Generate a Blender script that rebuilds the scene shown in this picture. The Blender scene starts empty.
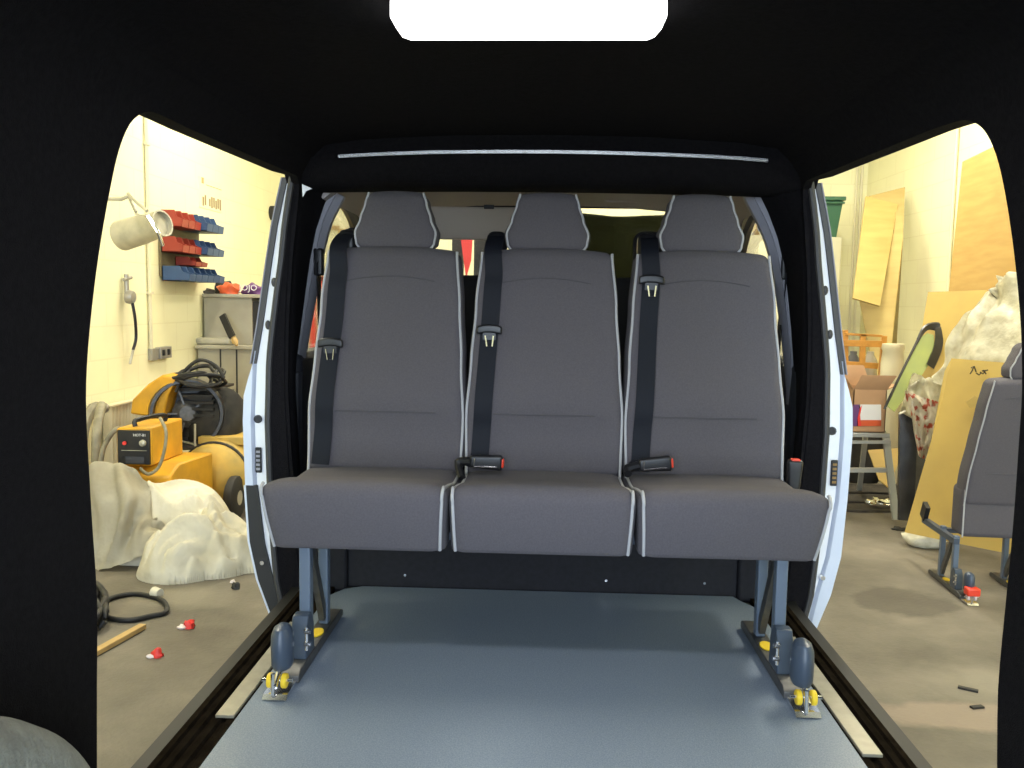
import bpy, bmesh, math, random
from mathutils import Vector, Matrix, noise
random.seed(7)
PI = math.pi
C = bpy.context.scene.collection
V = Vector

# ------------------------------------------------------------------ camera
F = 870.0
CAMZ = 0.88
cam_d = bpy.data.cameras.new('camera'); cam = bpy.data.objects.new('camera', cam_d); C.objects.link(cam)
cam_d.sensor_width = 36.0; cam_d.lens = F/1024*36; cam_d.clip_start = 0.02
YAW, PITCH, ROLL = math.radians(2.15), math.radians(5.35), math.radians(0.9)
RM = Matrix.Rotation(YAW, 4, 'Z') @ Matrix.Rotation(PI/2-PITCH, 4, 'X') @ Matrix.Rotation(ROLL, 4, 'Z')
cam.matrix_world = Matrix.Translation((0, 0, CAMZ)) @ RM
bpy.context.scene.camera = cam
R3 = RM.to_3x3()

def at(px, py, Y):
    """point of the place seen at a photo pixel, at distance Y ahead"""
    d = R3 @ V(((px-512)/F, -(py-384)/F, -1))
    return V((0, 0, CAMZ)) + d*(Y/d.y)

# ------------------------------------------------------------------ materials
def mat(name, col, rough=0.6, metal=0.0, noise_amt=0.0, noise_scale=8, col2=None, bump=0.0, bump_scale=60,
        emit=0, trans=0, spec=None, sheen=0, stretch=None, alpha=1.0):
    m = bpy.data.materials.new(name); m.use_nodes = True
    nt = m.node_tree; b = nt.nodes['Principled BSDF']
    b.inputs['Base Color'].default_value = (*col, 1)
    b.inputs['Roughness'].default_value = rough; b.inputs['Metallic'].default_value = metal
    if spec is not None: b.inputs['Specular IOR Level'].default_value = spec
    if sheen: b.inputs['Sheen Weight'].default_value = sheen
    if trans: b.inputs['Transmission Weight'].default_value = trans
    if alpha < 1: b.inputs['Alpha'].default_value = alpha
    if emit:
        b.inputs['Emission Color'].default_value = (*col, 1); b.inputs['Emission Strength'].default_value = emit
    tc = nt.nodes.new('ShaderNodeTexCoord'); mp = nt.nodes.new('ShaderNodeMapping')
    nt.links.new(tc.outputs['Object'], mp.inputs[0])
    if stretch: mp.inputs['Scale'].default_value = stretch
    if noise_amt or col2:
        n = nt.nodes.new('ShaderNodeTexNoise'); n.inputs['Scale'].default_value = noise_scale; n.inputs['Detail'].default_value = 6
        nt.links.new(mp.outputs[0], n.inputs['Vector'])
        r = nt.nodes.new('ShaderNodeValToRGB'); r.color_ramp.elements[0].position = .35; r.color_ramp.elements[1].position = .65
        c2 = col2 or tuple(c*(1-noise_amt) for c in col)
        r.color_ramp.elements[0].color = (*c2, 1); r.color_ramp.elements[1].color = (*col, 1)
        nt.links.new(n.outputs['Fac'], r.inputs[0]); nt.links.new(r.outputs[0], b.inputs['Base Color'])
    if bump:
        n2 = nt.nodes.new('ShaderNodeTexNoise'); n2.inputs['Scale'].default_value = bump_scale; n2.inputs['Detail'].default_value = 3
        nt.links.new(mp.outputs[0], n2.inputs['Vector'])
        bp = nt.nodes.new('ShaderNodeBump'); bp.inputs['Strength'].default_value = bump; bp.inputs['Distance'].default_value = .01
        nt.links.new(n2.outputs['Fac'], bp.inputs['Height']); nt.links.new(bp.outputs[0], b.inputs['Normal'])
    return m

M = {}
M['lining'] = mat('black_carpet', (.0115, .0105, .012), .97, noise_amt=.35, noise_scale=90, bump=.5, bump_scale=400, spec=.1)
M['bulkhead'] = mat('dark_board', (.014, .014, .018), .75, noise_amt=.3, noise_scale=60, spec=.25)
M['cloth'] = mat('grey_upholstery', (.122, .112, .124), .92, noise_amt=.13, noise_scale=260, bump=.35, bump_scale=900, spec=.12, sheen=.06)
M['cloth_seam'] = mat('seam_thread', (.085, .08, .088), .9)
M['cloth_dark'] = mat('dark_cab_upholstery', (.02, .02, .023), .9, noise_amt=.2, noise_scale=200, bump=.3, bump_scale=600)
M['piping'] = mat('pale_grey_piping', (.42, .42, .43), .7)
M['belt'] = mat('belt_webbing', (.009, .011, .018), .6, spec=.22, noise_amt=.25, noise_scale=500, bump=.2, bump_scale=700)
M['blackp'] = mat('black_plastic', (.011, .011, .013), .38)
M['greyp'] = mat('grey_trim_plastic', (.30, .30, .34), .55, bump=.08, bump_scale=500)
M['greyd'] = mat('dark_trim_plastic', (.035, .038, .05), .55, bump=.08, bump_scale=500)
M['headcloth'] = mat('cab_headlining', (.50, .45, .42), .9, bump=.2, bump_scale=600)
M['rubber'] = mat('black_rubber', (.014, .0135, .013), .6)
M['seal'] = mat('rubber_seal', (.045, .043, .042), .55)
M['sill'] = mat('ribbed_sill', (.017, .013, .009), 1.0, spec=0, noise_amt=.45, noise_scale=25, bump=.3, bump_scale=200)
M['white'] = mat('white_paint', (.80, .81, .85), .25)
M['skin'] = mat('white_body_paint', (.62, .67, .78), .22)
M['strip'] = mat('bright_metal_strip', (.75, .75, .75), .25, metal=1)
M['thresh'] = mat('pale_metal_tread', (.40, .37, .29), .42, metal=.35, noise_amt=.15, noise_scale=30)
M['steelblue'] = mat('blue_grey_powder_coat', (.115, .15, .205), .38, bump=.05, bump_scale=300)
M['steelbluedk'] = mat('darker_blue_grey_coat', (.05, .07, .105), .38)
M['steelmid'] = mat('worn_steel', (.13, .13, .13), .45, metal=.6, noise_amt=.3, noise_scale=40)
M['chrome'] = mat('chrome', (.8, .8, .82), .15, metal=1)
M['yellowp'] = mat('yellow_plastic', (.85, .60, .03), .45)
M['redp'] = mat('red_plastic', (.75, .05, .02), .4)
M['lamp'] = mat('lamp_diffuser', (1, 1, 1), .4, emit=3.2)
M['lampcase'] = mat('white_lamp_case', (.8, .8, .8), .4)
M['glass'] = mat('clear_glass', (1, 1, 1), .02, trans=1)
M['wheelarch'] = mat('grey_arch_cover', (.30, .31, .28), .6, noise_amt=.3, noise_scale=30, bump=.5, bump_scale=120)

def vinyl():
    m = mat('blue_grey_vinyl', (.093, .12, .165), .36, spec=.35)
    nt = m.node_tree; b = nt.nodes['Principled BSDF']
    tc = [n for n in nt.nodes if n.type == 'TEX_COORD'][0]
    n = nt.nodes.new('ShaderNodeTexNoise'); n.inputs['Scale'].default_value = 330; n.inputs['Detail'].default_value = 2
    n3 = nt.nodes.new('ShaderNodeTexNoise'); n3.inputs['Scale'].default_value = 4; n3.inputs['Detail'].default_value = 5
    r = nt.nodes.new('ShaderNodeValToRGB'); r.color_ramp.elements[0].position = .38; r.color_ramp.elements[1].position = .66
    r.color_ramp.elements[0].color = (.175, .222, .290, 1); r.color_ramp.elements[1].color = (.265, .312, .382, 1)
    nt.links.new(tc.outputs['Object'], n.inputs['Vector']); nt.links.new(tc.outputs['Object'], n3.inputs['Vector'])
    nt.links.new(n.outputs['Fac'], r.inputs[0]); nt.links.new(r.outputs[0], b.inputs['Base Color'])
    mr = nt.nodes.new('ShaderNodeMapRange'); mr.inputs['To Min'].default_value = .30; mr.inputs['To Max'].default_value = .46
    nt.links.new(n3.outputs['Fac'], mr.inputs['Value']); nt.links.new(mr.outputs[0], b.inputs['Roughness'])
    bp = nt.nodes.new('ShaderNodeBump'); bp.inputs['Strength'].default_value = .12; bp.inputs['Distance'].default_value = .002
    nt.links.new(n.outputs['Fac'], bp.inputs['Height']); nt.links.new(bp.outputs[0], b.inputs['Normal'])
    return m
M['vinyl'] = vinyl()

def concrete():
    m = mat('worn_concrete', (.3, .27, .21), .72)
    nt = m.node_tree; b = nt.nodes['Principled BSDF']; L = nt.links.new
    tc = [n for n in nt.nodes if n.type == 'TEX_COORD'][0]
    n = nt.nodes.new('ShaderNodeTexNoise'); n.inputs['Scale'].default_value = 1.6; n.inputs['Detail'].default_value = 9; n.inputs['Roughness'].default_value = .62
    L(tc.outputs['Object'], n.inputs['Vector'])
    r = nt.nodes.new('ShaderNodeValToRGB'); e = r.color_ramp.elements
    e[0].position = .30; e[0].color = (.095, .082, .060, 1); e[1].position = .72; e[1].color = (.235, .205, .158, 1)
    k = e.new(.5); k.color = (.150, .132, .100, 1)
    L(n.outputs['Fac'], r.inputs[0])
    # an old pale repair patch and a damp oil patch, each with a shape of its own
    def patch(cx, cy, sx, sy, edge):
        mp = nt.nodes.new('ShaderNodeMapping'); mp.vector_type = 'POINT'
        mp.inputs['Location'].default_value = (-cx/sx, -cy/sy, 0); mp.inputs['Scale'].default_value = (1/sx, 1/sy, 0)
        L(tc.outputs['Object'], mp.inputs[0])
        ln = nt.nodes.new('ShaderNodeVectorMath'); ln.operation = 'LENGTH'; L(mp.outputs[0], ln.inputs[0])
        nn = nt.nodes.new('ShaderNodeTexNoise'); nn.inputs['Scale'].default_value = 7; nn.inputs['Detail'].default_value = 5; L(tc.outputs['Object'], nn.inputs['Vector'])
        ad = nt.nodes.new('ShaderNodeMath'); ad.operation = 'MULTIPLY_ADD'; L(nn.outputs['Fac'], ad.inputs[0]); ad.inputs[1].default_value = .9; L(ln.outputs['Value'], ad.inputs[2])
        mr = nt.nodes.new('ShaderNodeMapRange'); mr.inputs['From Min'].default_value = 1.45; mr.inputs['From Max'].default_value = 1.45-edge; L(ad.outputs[0], mr.inputs['Value'])
        return mr.outputs[0]
    col = r.outputs[0]
    p = at(905, 600, 4.25)
    for (cx, cy, sx, sy, edge, c, f) in ((1.80, 4.28, .27, .24, .22, (.06, .05, .037, 1), .62), (1.55, 3.05, .42, .13, .3, (.34, .265, .20, 1), .6), (1.75, 3.35, .30, .25, .7, (.29, .26, .20, 1), .6),
                                         (-1.75, 4.05, .3, .2, .6, (.29, .26, .19, 1), .5)):
        mx = nt.nodes.new('ShaderNodeMix'); mx.data_type = 'RGBA'
        ml = nt.nodes.new('ShaderNodeMath'); ml.operation = 'MULTIPLY'; L(patch(cx, cy, sx, sy, edge), ml.inputs[0]); ml.inputs[1].default_value = f
        L(ml.outputs[0], mx.inputs[0]); L(col, mx.inputs[6]); mx.inputs[7].default_value = c
        col = mx.outputs[2]
    L(col, b.inputs['Base Color'])
    n2 = nt.nodes.new('ShaderNodeTexNoise'); n2.inputs['Scale'].default_value = 60; n2.inputs['Detail'].default_value = 6; L(tc.outputs['Object'], n2.inputs['Vector'])
    bp = nt.nodes.new('ShaderNodeBump'); bp.inputs['Strength'].default_value = .35; bp.inputs['Distance'].default_value = .01
    L(n2.outputs['Fac'], bp.inputs['Height']); L(bp.outputs[0], b.inputs['Normal'])
    return m
M['concrete'] = concrete()

def blockwall(name, axis):
    m = mat(name, (.88, .85, .60), .7)
    nt = m.node_tree; b = nt.nodes['Principled BSDF']; L = nt.links.new
    tc = [n for n in nt.nodes if n.type == 'TEX_COORD'][0]
    sp = nt.nodes.new('ShaderNodeSeparateXYZ'); cb = nt.nodes.new('ShaderNodeCombineXYZ')
    L(tc.outputs['Object'], sp.inputs[0]); L(sp.outputs[axis], cb.inputs[0]); L(sp.outputs[2], cb.inputs[1])
    br = nt.nodes.new('ShaderNodeTexBrick'); br.inputs['Scale'].default_value = 1
    br.inputs['Brick Width'].default_value = .45; br.inputs['Row Height'].default_value = .225; br.inputs['Mortar Size'].default_value = .006
    br.inputs['Mortar Smooth'].default_value = .4
    br.inputs['Color1'].default_value = (.88, .84, .55, 1); br.inputs['Color2'].default_value = (.87, .83, .535, 1); br.inputs['Mortar'].default_value = (.82, .77, .48, 1)
    L(cb.outputs[0], br.inputs['Vector'])
    n = nt.nodes.new('ShaderNodeTexNoise'); n.inputs['Scale'].default_value = 2.2; n.inputs['Detail'].default_value = 6; L(tc.outputs['Object'], n.inputs['Vector'])
    mx = nt.nodes.new('ShaderNodeMix'); mx.data_type = 'RGBA'; mr = nt.nodes.new('ShaderNodeMapRange'); mr.inputs['From Min'].default_value = .5; mr.inputs['From Max'].default_value = .8; mr.inputs['To Max'].default_value = .5
    L(n.outputs['Fac'], mr.inputs['Value']); L(mr.outputs[0], mx.inputs[0]); L(br.outputs['Color'], mx.inputs[6]); mx.inputs[7].default_value = (.74, .68, .46, 1)
    L(mx.outputs[2], b.inputs['Base Color'])
    bp = nt.nodes.new('ShaderNodeBump'); bp.inputs['Strength'].default_value = .12; bp.inputs['Distance'].default_value = .006; bp.invert = True
    L(br.outputs['Fac'], bp.inputs['Height']); L(bp.outputs[0], b.inputs['Normal'])
    return m
M['wall_side'] = blockwall('cream_blockwork_side', 1)
M['wall_front'] = blockwall('cream_blockwork_front', 0)
M['gceil'] = mat('white_garage_ceiling', (.7, .7, .66), .8)
M['ply'] = mat('plywood', (.52, .33, .10), .6, col2=(.46, .28, .08), noise_scale=3, stretch=(1, 1, 7), bump=.05)
M['plypale'] = mat('pale_plywood', (.50, .37, .125), .6, col2=(.43, .31, .095), noise_scale=2.5, stretch=(1, 1, 5))
M['plygold'] = mat('yellow_board', (.55, .38, .095), .55, col2=(.46, .32, .085), noise_scale=3)
M['pine'] = mat('varnished_pine', (.62, .29, .055), .4, noise_amt=.25, noise_scale=12)
M['card'] = mat('brown_cardboard', (.46, .27, .145), .8, noise_amt=.1, noise_scale=10)
M['sheet'] = mat('white_dust_sheet', (.66, .62, .50), .9, col2=(.50, .45, .32), noise_scale=3.5, bump=.5, bump_scale=7)
M['sheet'].node_tree.nodes['Bump'].inputs['Distance'].default_value = .05
M['plastic_sheet'] = mat('milky_plastic_sheet', (.84, .81, .66), .4, col2=(.62, .58, .42), noise_scale=14, bump=.9, bump_scale=22)
M['cyel'] = mat('compressor_yellow', (.72, .36, .015), .45, col2=(.52, .27, .02), noise_scale=6)
M['dustyel'] = mat('dusty_yellow', (.58, .36, .06), .6, col2=(.40, .28, .07), noise_scale=7)
M['dark'] = mat('dirty_black', (.02, .018, .015), .6, noise_amt=.5, noise_scale=20)
M['mesh'] = mat('dusty_black_fabric', (.028, .025, .019), .85, col2=(.010, .009, .008), noise_scale=9, bump=.8, bump_scale=14)
M['cabgrey'] = mat('old_grey_panel', (.40, .37, .28), .5, col2=(.33, .30, .22), noise_scale=4)
M['bin_red'] = mat('red_bin_plastic', (.34, .04, .022), .45)
M['bin_blue'] = mat('blue_bin_plastic', (.035, .08, .19), .45)
M['binshadow'] = mat('olive_shade_panel', (.16, .13, .07), .6)  # olive tone paints in the shadow under and between the bins
M['galv'] = mat('galvanised_metal', (.50, .47, .37), .4, metal=.35, noise_amt=.2, noise_scale=12)
M['creamp'] = mat('cream_plastic', (.72, .66, .46), .5)
M['socket'] = mat('metal_socket_plate', (.36, .34, .30), .4, metal=.5)
M['rad'] = mat('cream_radiator_enamel', (.66, .60, .42), .4)
M['purple'] = mat('purple_wrapper', (.13, .045, .17), .5)
M['orange'] = mat('orange_red_plastic', (.62, .10, .03), .5)
M['green'] = mat('green_bin_plastic', (.035, .12, .06), .5)
M['cream_cab'] = mat('cream_metal_cabinet', (.66, .62, .42), .45)
M['glassgreen'] = mat('green_tinted_glass', (.36, .40, .12), .12, col2=(.26, .31, .13), noise_scale=3)
M['panelblack'] = mat('scuffed_black_panel', (.035, .034, .033), .35, noise_amt=.6, noise_scale=9, bump=.2, bump_scale=20)
M['tape'] = mat('red_white_film', (.72, .67, .55), .4, col2=(.55, .14, .08), noise_scale=19, bump=.5, bump_scale=20)
for nd in M['tape'].node_tree.nodes:
    if nd.type == 'VALTORGB': nd.color_ramp.elements[0].position = .40; nd.color_ramp.elements[1].position = .46
M['mat'] = mat('dark_floor_mat', (.055, .047, .036), .9, noise_amt=.4, noise_scale=20, bump=.5, bump_scale=90)
M['alu'] = mat('dull_aluminium', (.42, .43, .42), .4, metal=.5)
M['foil'] = mat('crumpled_foil', (.8, .78, .65), .2, metal=1, bump=.5, bump_scale=30)
M['paper'] = mat('faded_paper', (.78, .73, .50), .8)
M['ink'] = mat('brown_ink', (.28, .20, .09), .8)
M['inkblack'] = mat('marker_ink', (.05, .04, .02), .8)
M['label_white'] = mat('white_label', (.75, .74, .74), .6)
M['tarp'] = mat('dark_green_tarpaulin', (.010, .011, .003), .9, spec=.05, noise_amt=.4, noise_scale=5, bump=.4, bump_scale=8)
M['blue'] = mat('blue_plastic', (.04, .14, .38), .5)
M['brown'] = mat('brown_cloth', (.28, .17, .06), .8)
M['wood'] = mat('yellowed_wood', (.55, .36, .13), .6, noise_amt=.2, noise_scale=10)
M['litter'] = mat('litter_red', (.72, .04, .03), .5)
M['litterw'] = mat('litter_white', (.75, .65, .62), .5)
M['grime'] = mat('grimy_plastic', (.30, .27, .18), .5, noise_amt=.4, noise_scale=12)
M['stonegrey'] = mat('grey_plinth', (.10, .10, .10), .8)

# ------------------------------------------------------------------ object helpers
def rootloc(p):
    v = V((0, 0, 0))
    while p is not None:
        v += p.location; p = p.parent
    return v
def thing(name, label, cat, loc=(0, 0, 0), group=None):
    o = bpy.data.objects.new(name, None); o.empty_display_size = .1; C.objects.link(o); o.location = loc
    o['label'] = label; o['category'] = cat
    if group: o['group'] = group
    return o
def tag(o, label, cat, group=None):
    o['label'] = label; o['category'] = cat
    if group: o['group'] = group
    return o
def obj(name, bm, material, parent=None, sharp=38, label=None, kind=None, bevel=0):
    bm.verts.ensure_lookup_table()
    bmesh.ops.recalc_face_normals(bm, faces=bm.faces)
    if parent is not None: off = rootloc(parent)
    else:
        xs = [v.co.x for v in bm.verts]; ys = [v.co.y for v in bm.verts]; zs = [v.co.z for v in bm.verts]
        off = V(((min(xs)+max(xs))/2, (min(ys)+max(ys))/2, min(zs)))
        if kind == 'structure': off = V((0, 0, 0))
    bm.transform(Matrix.Translation(-off))
    me = bpy.data.meshes.new(name); bm.to_mesh(me); bm.free()
    for mm in (material if isinstance(material, (list, tuple)) else [material]): me.materials.append(M[mm])
    for p in me.polygons: p.use_smooth = True
    me.set_sharp_from_angle(angle=math.radians(sharp))
    o = bpy.data.objects.new(name, me); C.objects.link(o)
    if parent is not None: o.parent = parent
    else: o.location = off
    if label: o['label'] = label
    if kind: o['kind'] = kind
    if bevel:
        bv = o.modifiers.new('bevel', 'BEVEL'); bv.width = bevel; bv.segments = 2; bv.limit_method = 'ANGLE'; bv.angle_limit = math.radians(50)
    return o
def struct(name, bm, material, **k): return obj(name, bm, material, kind='structure', **k)
def dup(root, delta, label=None, group=None):
    r = root.copy(); C.objects.link(r); r.location = root.location + V(delta)
    if label: r['label'] = label
    if group: r['group'] = group
    for ch in list(root.children):
        c = ch.copy(); C.objects.link(c); c.parent = r
        for g in list(ch.children):
            d = g.copy(); C.objects.link(d); d.parent = c
    return r
def new(): return bmesh.new()

def box(bm, lo, hi, rot=None, piv=None, mi=0):
    lo, hi = V(lo), V(hi)
    vs = [bm.verts.new((x, y, z)) for z in (lo.z, hi.z) for y in (lo.y, hi.y) for x in (lo.x, hi.x)]
    if rot is not None:
        pv = V(piv) if piv is not None else (lo+hi)/2
        for v in vs: v.co = pv + rot @ (v.co-pv)
    for f in ((0, 2, 3, 1), (4, 5, 7, 6), (0, 1, 5, 4), (2, 6, 7, 3), (0, 4, 6, 2), (1, 3, 7, 5)):
        bm.faces.new([vs[i] for i in f]).material_index = mi
    return vs
def rot(ax, deg): return Matrix.Rotation(math.radians(deg), 3, ax)
def frame(d):
    d = d.normalized(); up = V((0, 0, 1)) if abs(d.z) < .9 else V((1, 0, 0))
    a = d.cross(up).normalized(); return a, a.cross(d).normalized()
def loft(bm, rings, closed=True, caps=True, mi=0):
    vr = [[bm.verts.new(p) for p in r] for r in rings]
    n = len(vr[0])
    for a, b in zip(vr, vr[1:]):
        for i in range(n if closed else n-1):
            j = (i+1) % n
            bm.faces.new((a[i], a[j], b[j], b[i])).material_index = mi
    if caps and closed and n > 2:
        bm.faces.new(list(reversed(vr[0]))).material_index = mi; bm.faces.new(vr[-1]).material_index = mi
    return vr
def smooth(pts, n=6, closed=False):
    pts = [V(p) for p in pts]; out = []; N = len(pts)
    for i in range(N if closed else N-1):
        g = (lambda k: pts[k % N]) if closed else (lambda k: pts[max(0, min(N-1, k))])
        p0, p1, p2, p3 = g(i-1), g(i), g(i+1), g(i+2)
        for k in range(n):
            t = k/n
            out.append(.5*((2*p1)+(p2-p0)*t+(2*p0-5*p1+4*p2-p3)*t*t+(3*p1-p0-3*p2+p3)*t**3))
    if not closed: out.append(pts[-1])
    return out
def tube(bm, pts, r, seg=8, closed=False, mi=0, sx=1, sy=1):
    pts = [V(p) for p in pts]; N = len(pts); rings = []
    rr = r if isinstance(r, (list, tuple)) else [r]*N
    a = None
    for i, p in enumerate(pts):
        if closed: t = (pts[(i+1) % N]-pts[i-1])
        else: t = pts[min(N-1, i+1)]-pts[max(0, i-1)]
        if t.length < 1e-9: t = V((0, 0, 1))
        t.normalize()
        if a is None: a, _ = frame(t)
        a = (a-t*a.dot(t)); a = a.normalized() if a.length > 1e-6 else frame(t)[0]
        b = t.cross(a)
        rings.append([p+(a*math.cos(2*PI*k/seg)*sx+b*math.sin(2*PI*k/seg)*sy)*rr[i] for k in range(seg)])
    if closed: rings.append(rings[0])
    vr = loft(bm, rings, caps=not closed, mi=mi)
    if closed: bmesh.ops.remove_doubles(bm, verts=bm.verts, dist=1e-6)
def ribbon(bm, pts, side, w, t, mi=0):
    pts = [V(p) for p in pts]; side = V(side).normalized(); rings = []
    for i, p in enumerate(pts):
        tg = (pts[min(len(pts)-1, i+1)]-pts[max(0, i-1)]).normalized()
        s = (side-tg*side.dot(tg)).normalized(); nn = tg.cross(s)
        rings.append([p+s*w/2+nn*t/2, p-s*w/2+nn*t/2, p-s*w/2-nn*t/2, p+s*w/2-nn*t/2])
    loft(bm, rings, mi=mi)
def prism(bm, poly, fn, t0, t1, mi=0):
    """polygon (u,v) extruded from t0 to t1; fn(u,v,t) gives the point"""
    a = [bm.verts.new(fn(u, v, t0)) for u, v in poly]; b = [bm.verts.new(fn(u, v, t1)) for u, v in poly]
    n = len(a)
    for f in [a[::-1], b]+[[a[i], a[(i+1) % n], b[(i+1) % n], b[i]] for i in range(n)]:
        bm.faces.new(f).material_index = mi
def panel(bm, pts, thick, mi=0, back=(0, 1, 0)):
    """solid board from corner points, thickened along back"""
    pts = [V(p) for p in pts]; d = V(back).normalized()*thick
    a = [bm.verts.new(p) for p in pts]; b = [bm.verts.new(p+d) for p in pts]; n = len(a)
    for f in [a, b[::-1]]+[[a[i], b[i], b[(i+1) % n], a[(i+1) % n]] for i in range(n)]:
        bm.faces.new(f).material_index = mi
def cyl(bm, p0, p1, r0, r1=None, seg=20, mi=0):
    p0, p1 = V(p0), V(p1); a, b = frame(p1-p0); r1 = r0 if r1 is None else r1
    loft(bm, [[p+(a*math.cos(2*PI*k/seg)+b*math.sin(2*PI*k/seg))*r for k in range(seg)] for p, r in ((p0, r0), (p1, r1))], mi=mi)
def lathe(bm, p0, axis, prof, seg=24, mi=0):
    p0 = V(p0); ax = V(axis).normalized(); a, b = frame(ax)
    loft(bm, [[p0+ax*h+(a*math.cos(2*PI*k/seg)+b*math.sin(2*PI*k/seg))*max(r, .0005) for k in range(seg)] for r, h in prof], mi=mi)
def sphere(bm, c, r, n=12, sc=(1, 1, 1)):
    g = bmesh.ops.create_uvsphere(bm, u_segments=n*2, v_segments=n, radius=r)
    for v in g['verts']: v.co = V((v.co.x*sc[0], v.co.y*sc[1], v.co.z*sc[2]))+V(c)
def soft_box(bm, s, r, n=(8, 4, 12), fn=None, arc=3):
    """rounded box, half sizes s, corner radius r, deformed by fn"""
    ax = []
    for k in range(3):
        a = s[k]-r; c = [-s[k]+r*(1-math.tan(PI/4*(1-i/arc))) if False else -s[k]+r*(1-math.tan(PI/4*(arc-i)/arc)) for i in range(arc)]
        mid = [-a+2*a*i/n[k] for i in range(n[k]+1)]
        ax.append(c+mid+[-q for q in reversed(c)])
    vd = {}
    def vert(x, y, z):
        p = V((x, y, z)); key = (round(x, 6), round(y, 6), round(z, 6))
        if key in vd: return vd[key]
        inn = V([max(-(s[i]-r), min(s[i]-r, p[i])) for i in range(3)]); d = p-inn
        q = inn+d.normalized()*r if d.length > 1e-9 else p
        vd[key] = bm.verts.new(fn(q.x, q.y, q.z) if fn else q); return vd[key]
    for k in range(3):
        i, j = [q for q in range(3) if q != k]
        for sg in (-1, 1):
            for a0, a1 in zip(ax[i], ax[i][1:]):
                for b0, b1 in zip(ax[j], ax[j][1:]):
                    cs = []
                    for (u, w) in ((a0, b0), (a1, b0), (a1, b1), (a0, b1)):
                        c = [0, 0, 0]; c[i] = u; c[j] = w; c[k] = sg*s[k]; cs.append(vert(*c))
                    if len(set(cs)) == 4: bm.faces.new(cs)
def lerp(tab, t):
    if t <= tab[0][0]: return tab[0][1]
    for (a, x), (b, y) in zip(tab, tab[1:]):
        if t <= b: return x+(y-x)*(t-a)/(b-a)
    return tab[-1][1]
def slerp(tab, t):
    if t <= tab[0][0]: return tab[0][1]
    for (a, x), (b, y) in zip(tab, tab[1:]):
        if t <= b:
            u = (t-a)/(b-a); u = u*u*(3-2*u); return x+(y-x)*u
    return tab[-1][1]
def text_bm(s, size, mtx, extrude=.0008):
    cu = bpy.data.curves.new('t', 'FONT'); cu.body = s; cu.size = size; cu.extrude = extrude; cu.align_x = 'CENTER'; cu.align_y = 'CENTER'; cu.resolution_u = 2
    o = bpy.data.objects.new('t', cu); C.objects.link(o)
    bpy.context.view_layer.update()
    me = bpy.data.meshes.new_from_object(o.evaluated_get(bpy.context.evaluated_depsgraph_get()))
    bpy.data.objects.remove(o); bpy.data.curves.remove(cu)
    bm = new(); bm.from_mesh(me); bpy.data.meshes.remove(me); bm.transform(mtx); return bm

# ================================================================== GARAGE SHELL
GZ = -0.57; GT = 3.25; WL = -3.0; WR = 3.55; YF = 10.0; YB = -4.5
bm = new(); box(bm, (WL-.2, YB-6, GZ-.1), (WR+.2, YF+.2, GZ)); struct('floor', bm, 'concrete')
bm = new(); box(bm, (WL-.2, YB, GZ), (WL, YF, GT)); struct('wall_left', bm, 'wall_side')
bm = new(); box(bm, (WR, YB, GZ), (WR+.2, YF, GT)); struct('wall_right', bm, 'wall_side')
bm = new(); box(bm, (WL-.2, YF, GZ), (WR+.2, YF+.2, GT)); struct('wall_front', bm, 'wall_front')
bm = new(); box(bm, (WL-.2, YB, GT), (WR+.2, YF+.2, GT+.1)); struct('ceiling', bm, 'gceil')

# ================================================================== VAN
van = thing('van', 'white van around the viewer, lined in black carpet, both side doors open', 'van', (0, 1.3, GZ))
XIN = [(-.12, .74), (.0, .745), (.3, .775), (.6, .79), (.85, .785), (1.1, .765), (1.24, .745), (1.33, .68)]
XOUT = [(-.25, .80), (-.14, .845), (.0, .895), (.12, .92), (.3, .93), (.5, .935), (.6, .93), (.66, .905), (.72, .895), (.9, .87), (1.1, .83), (1.25, .79), (1.4, .72)]
xin = lambda z: lerp(XIN, z); xout = lambda z: lerp(XOUT, z)
YB2 = 2.64      # rear face of the pillars in front of the side doors
YREAR = -.12

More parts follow.
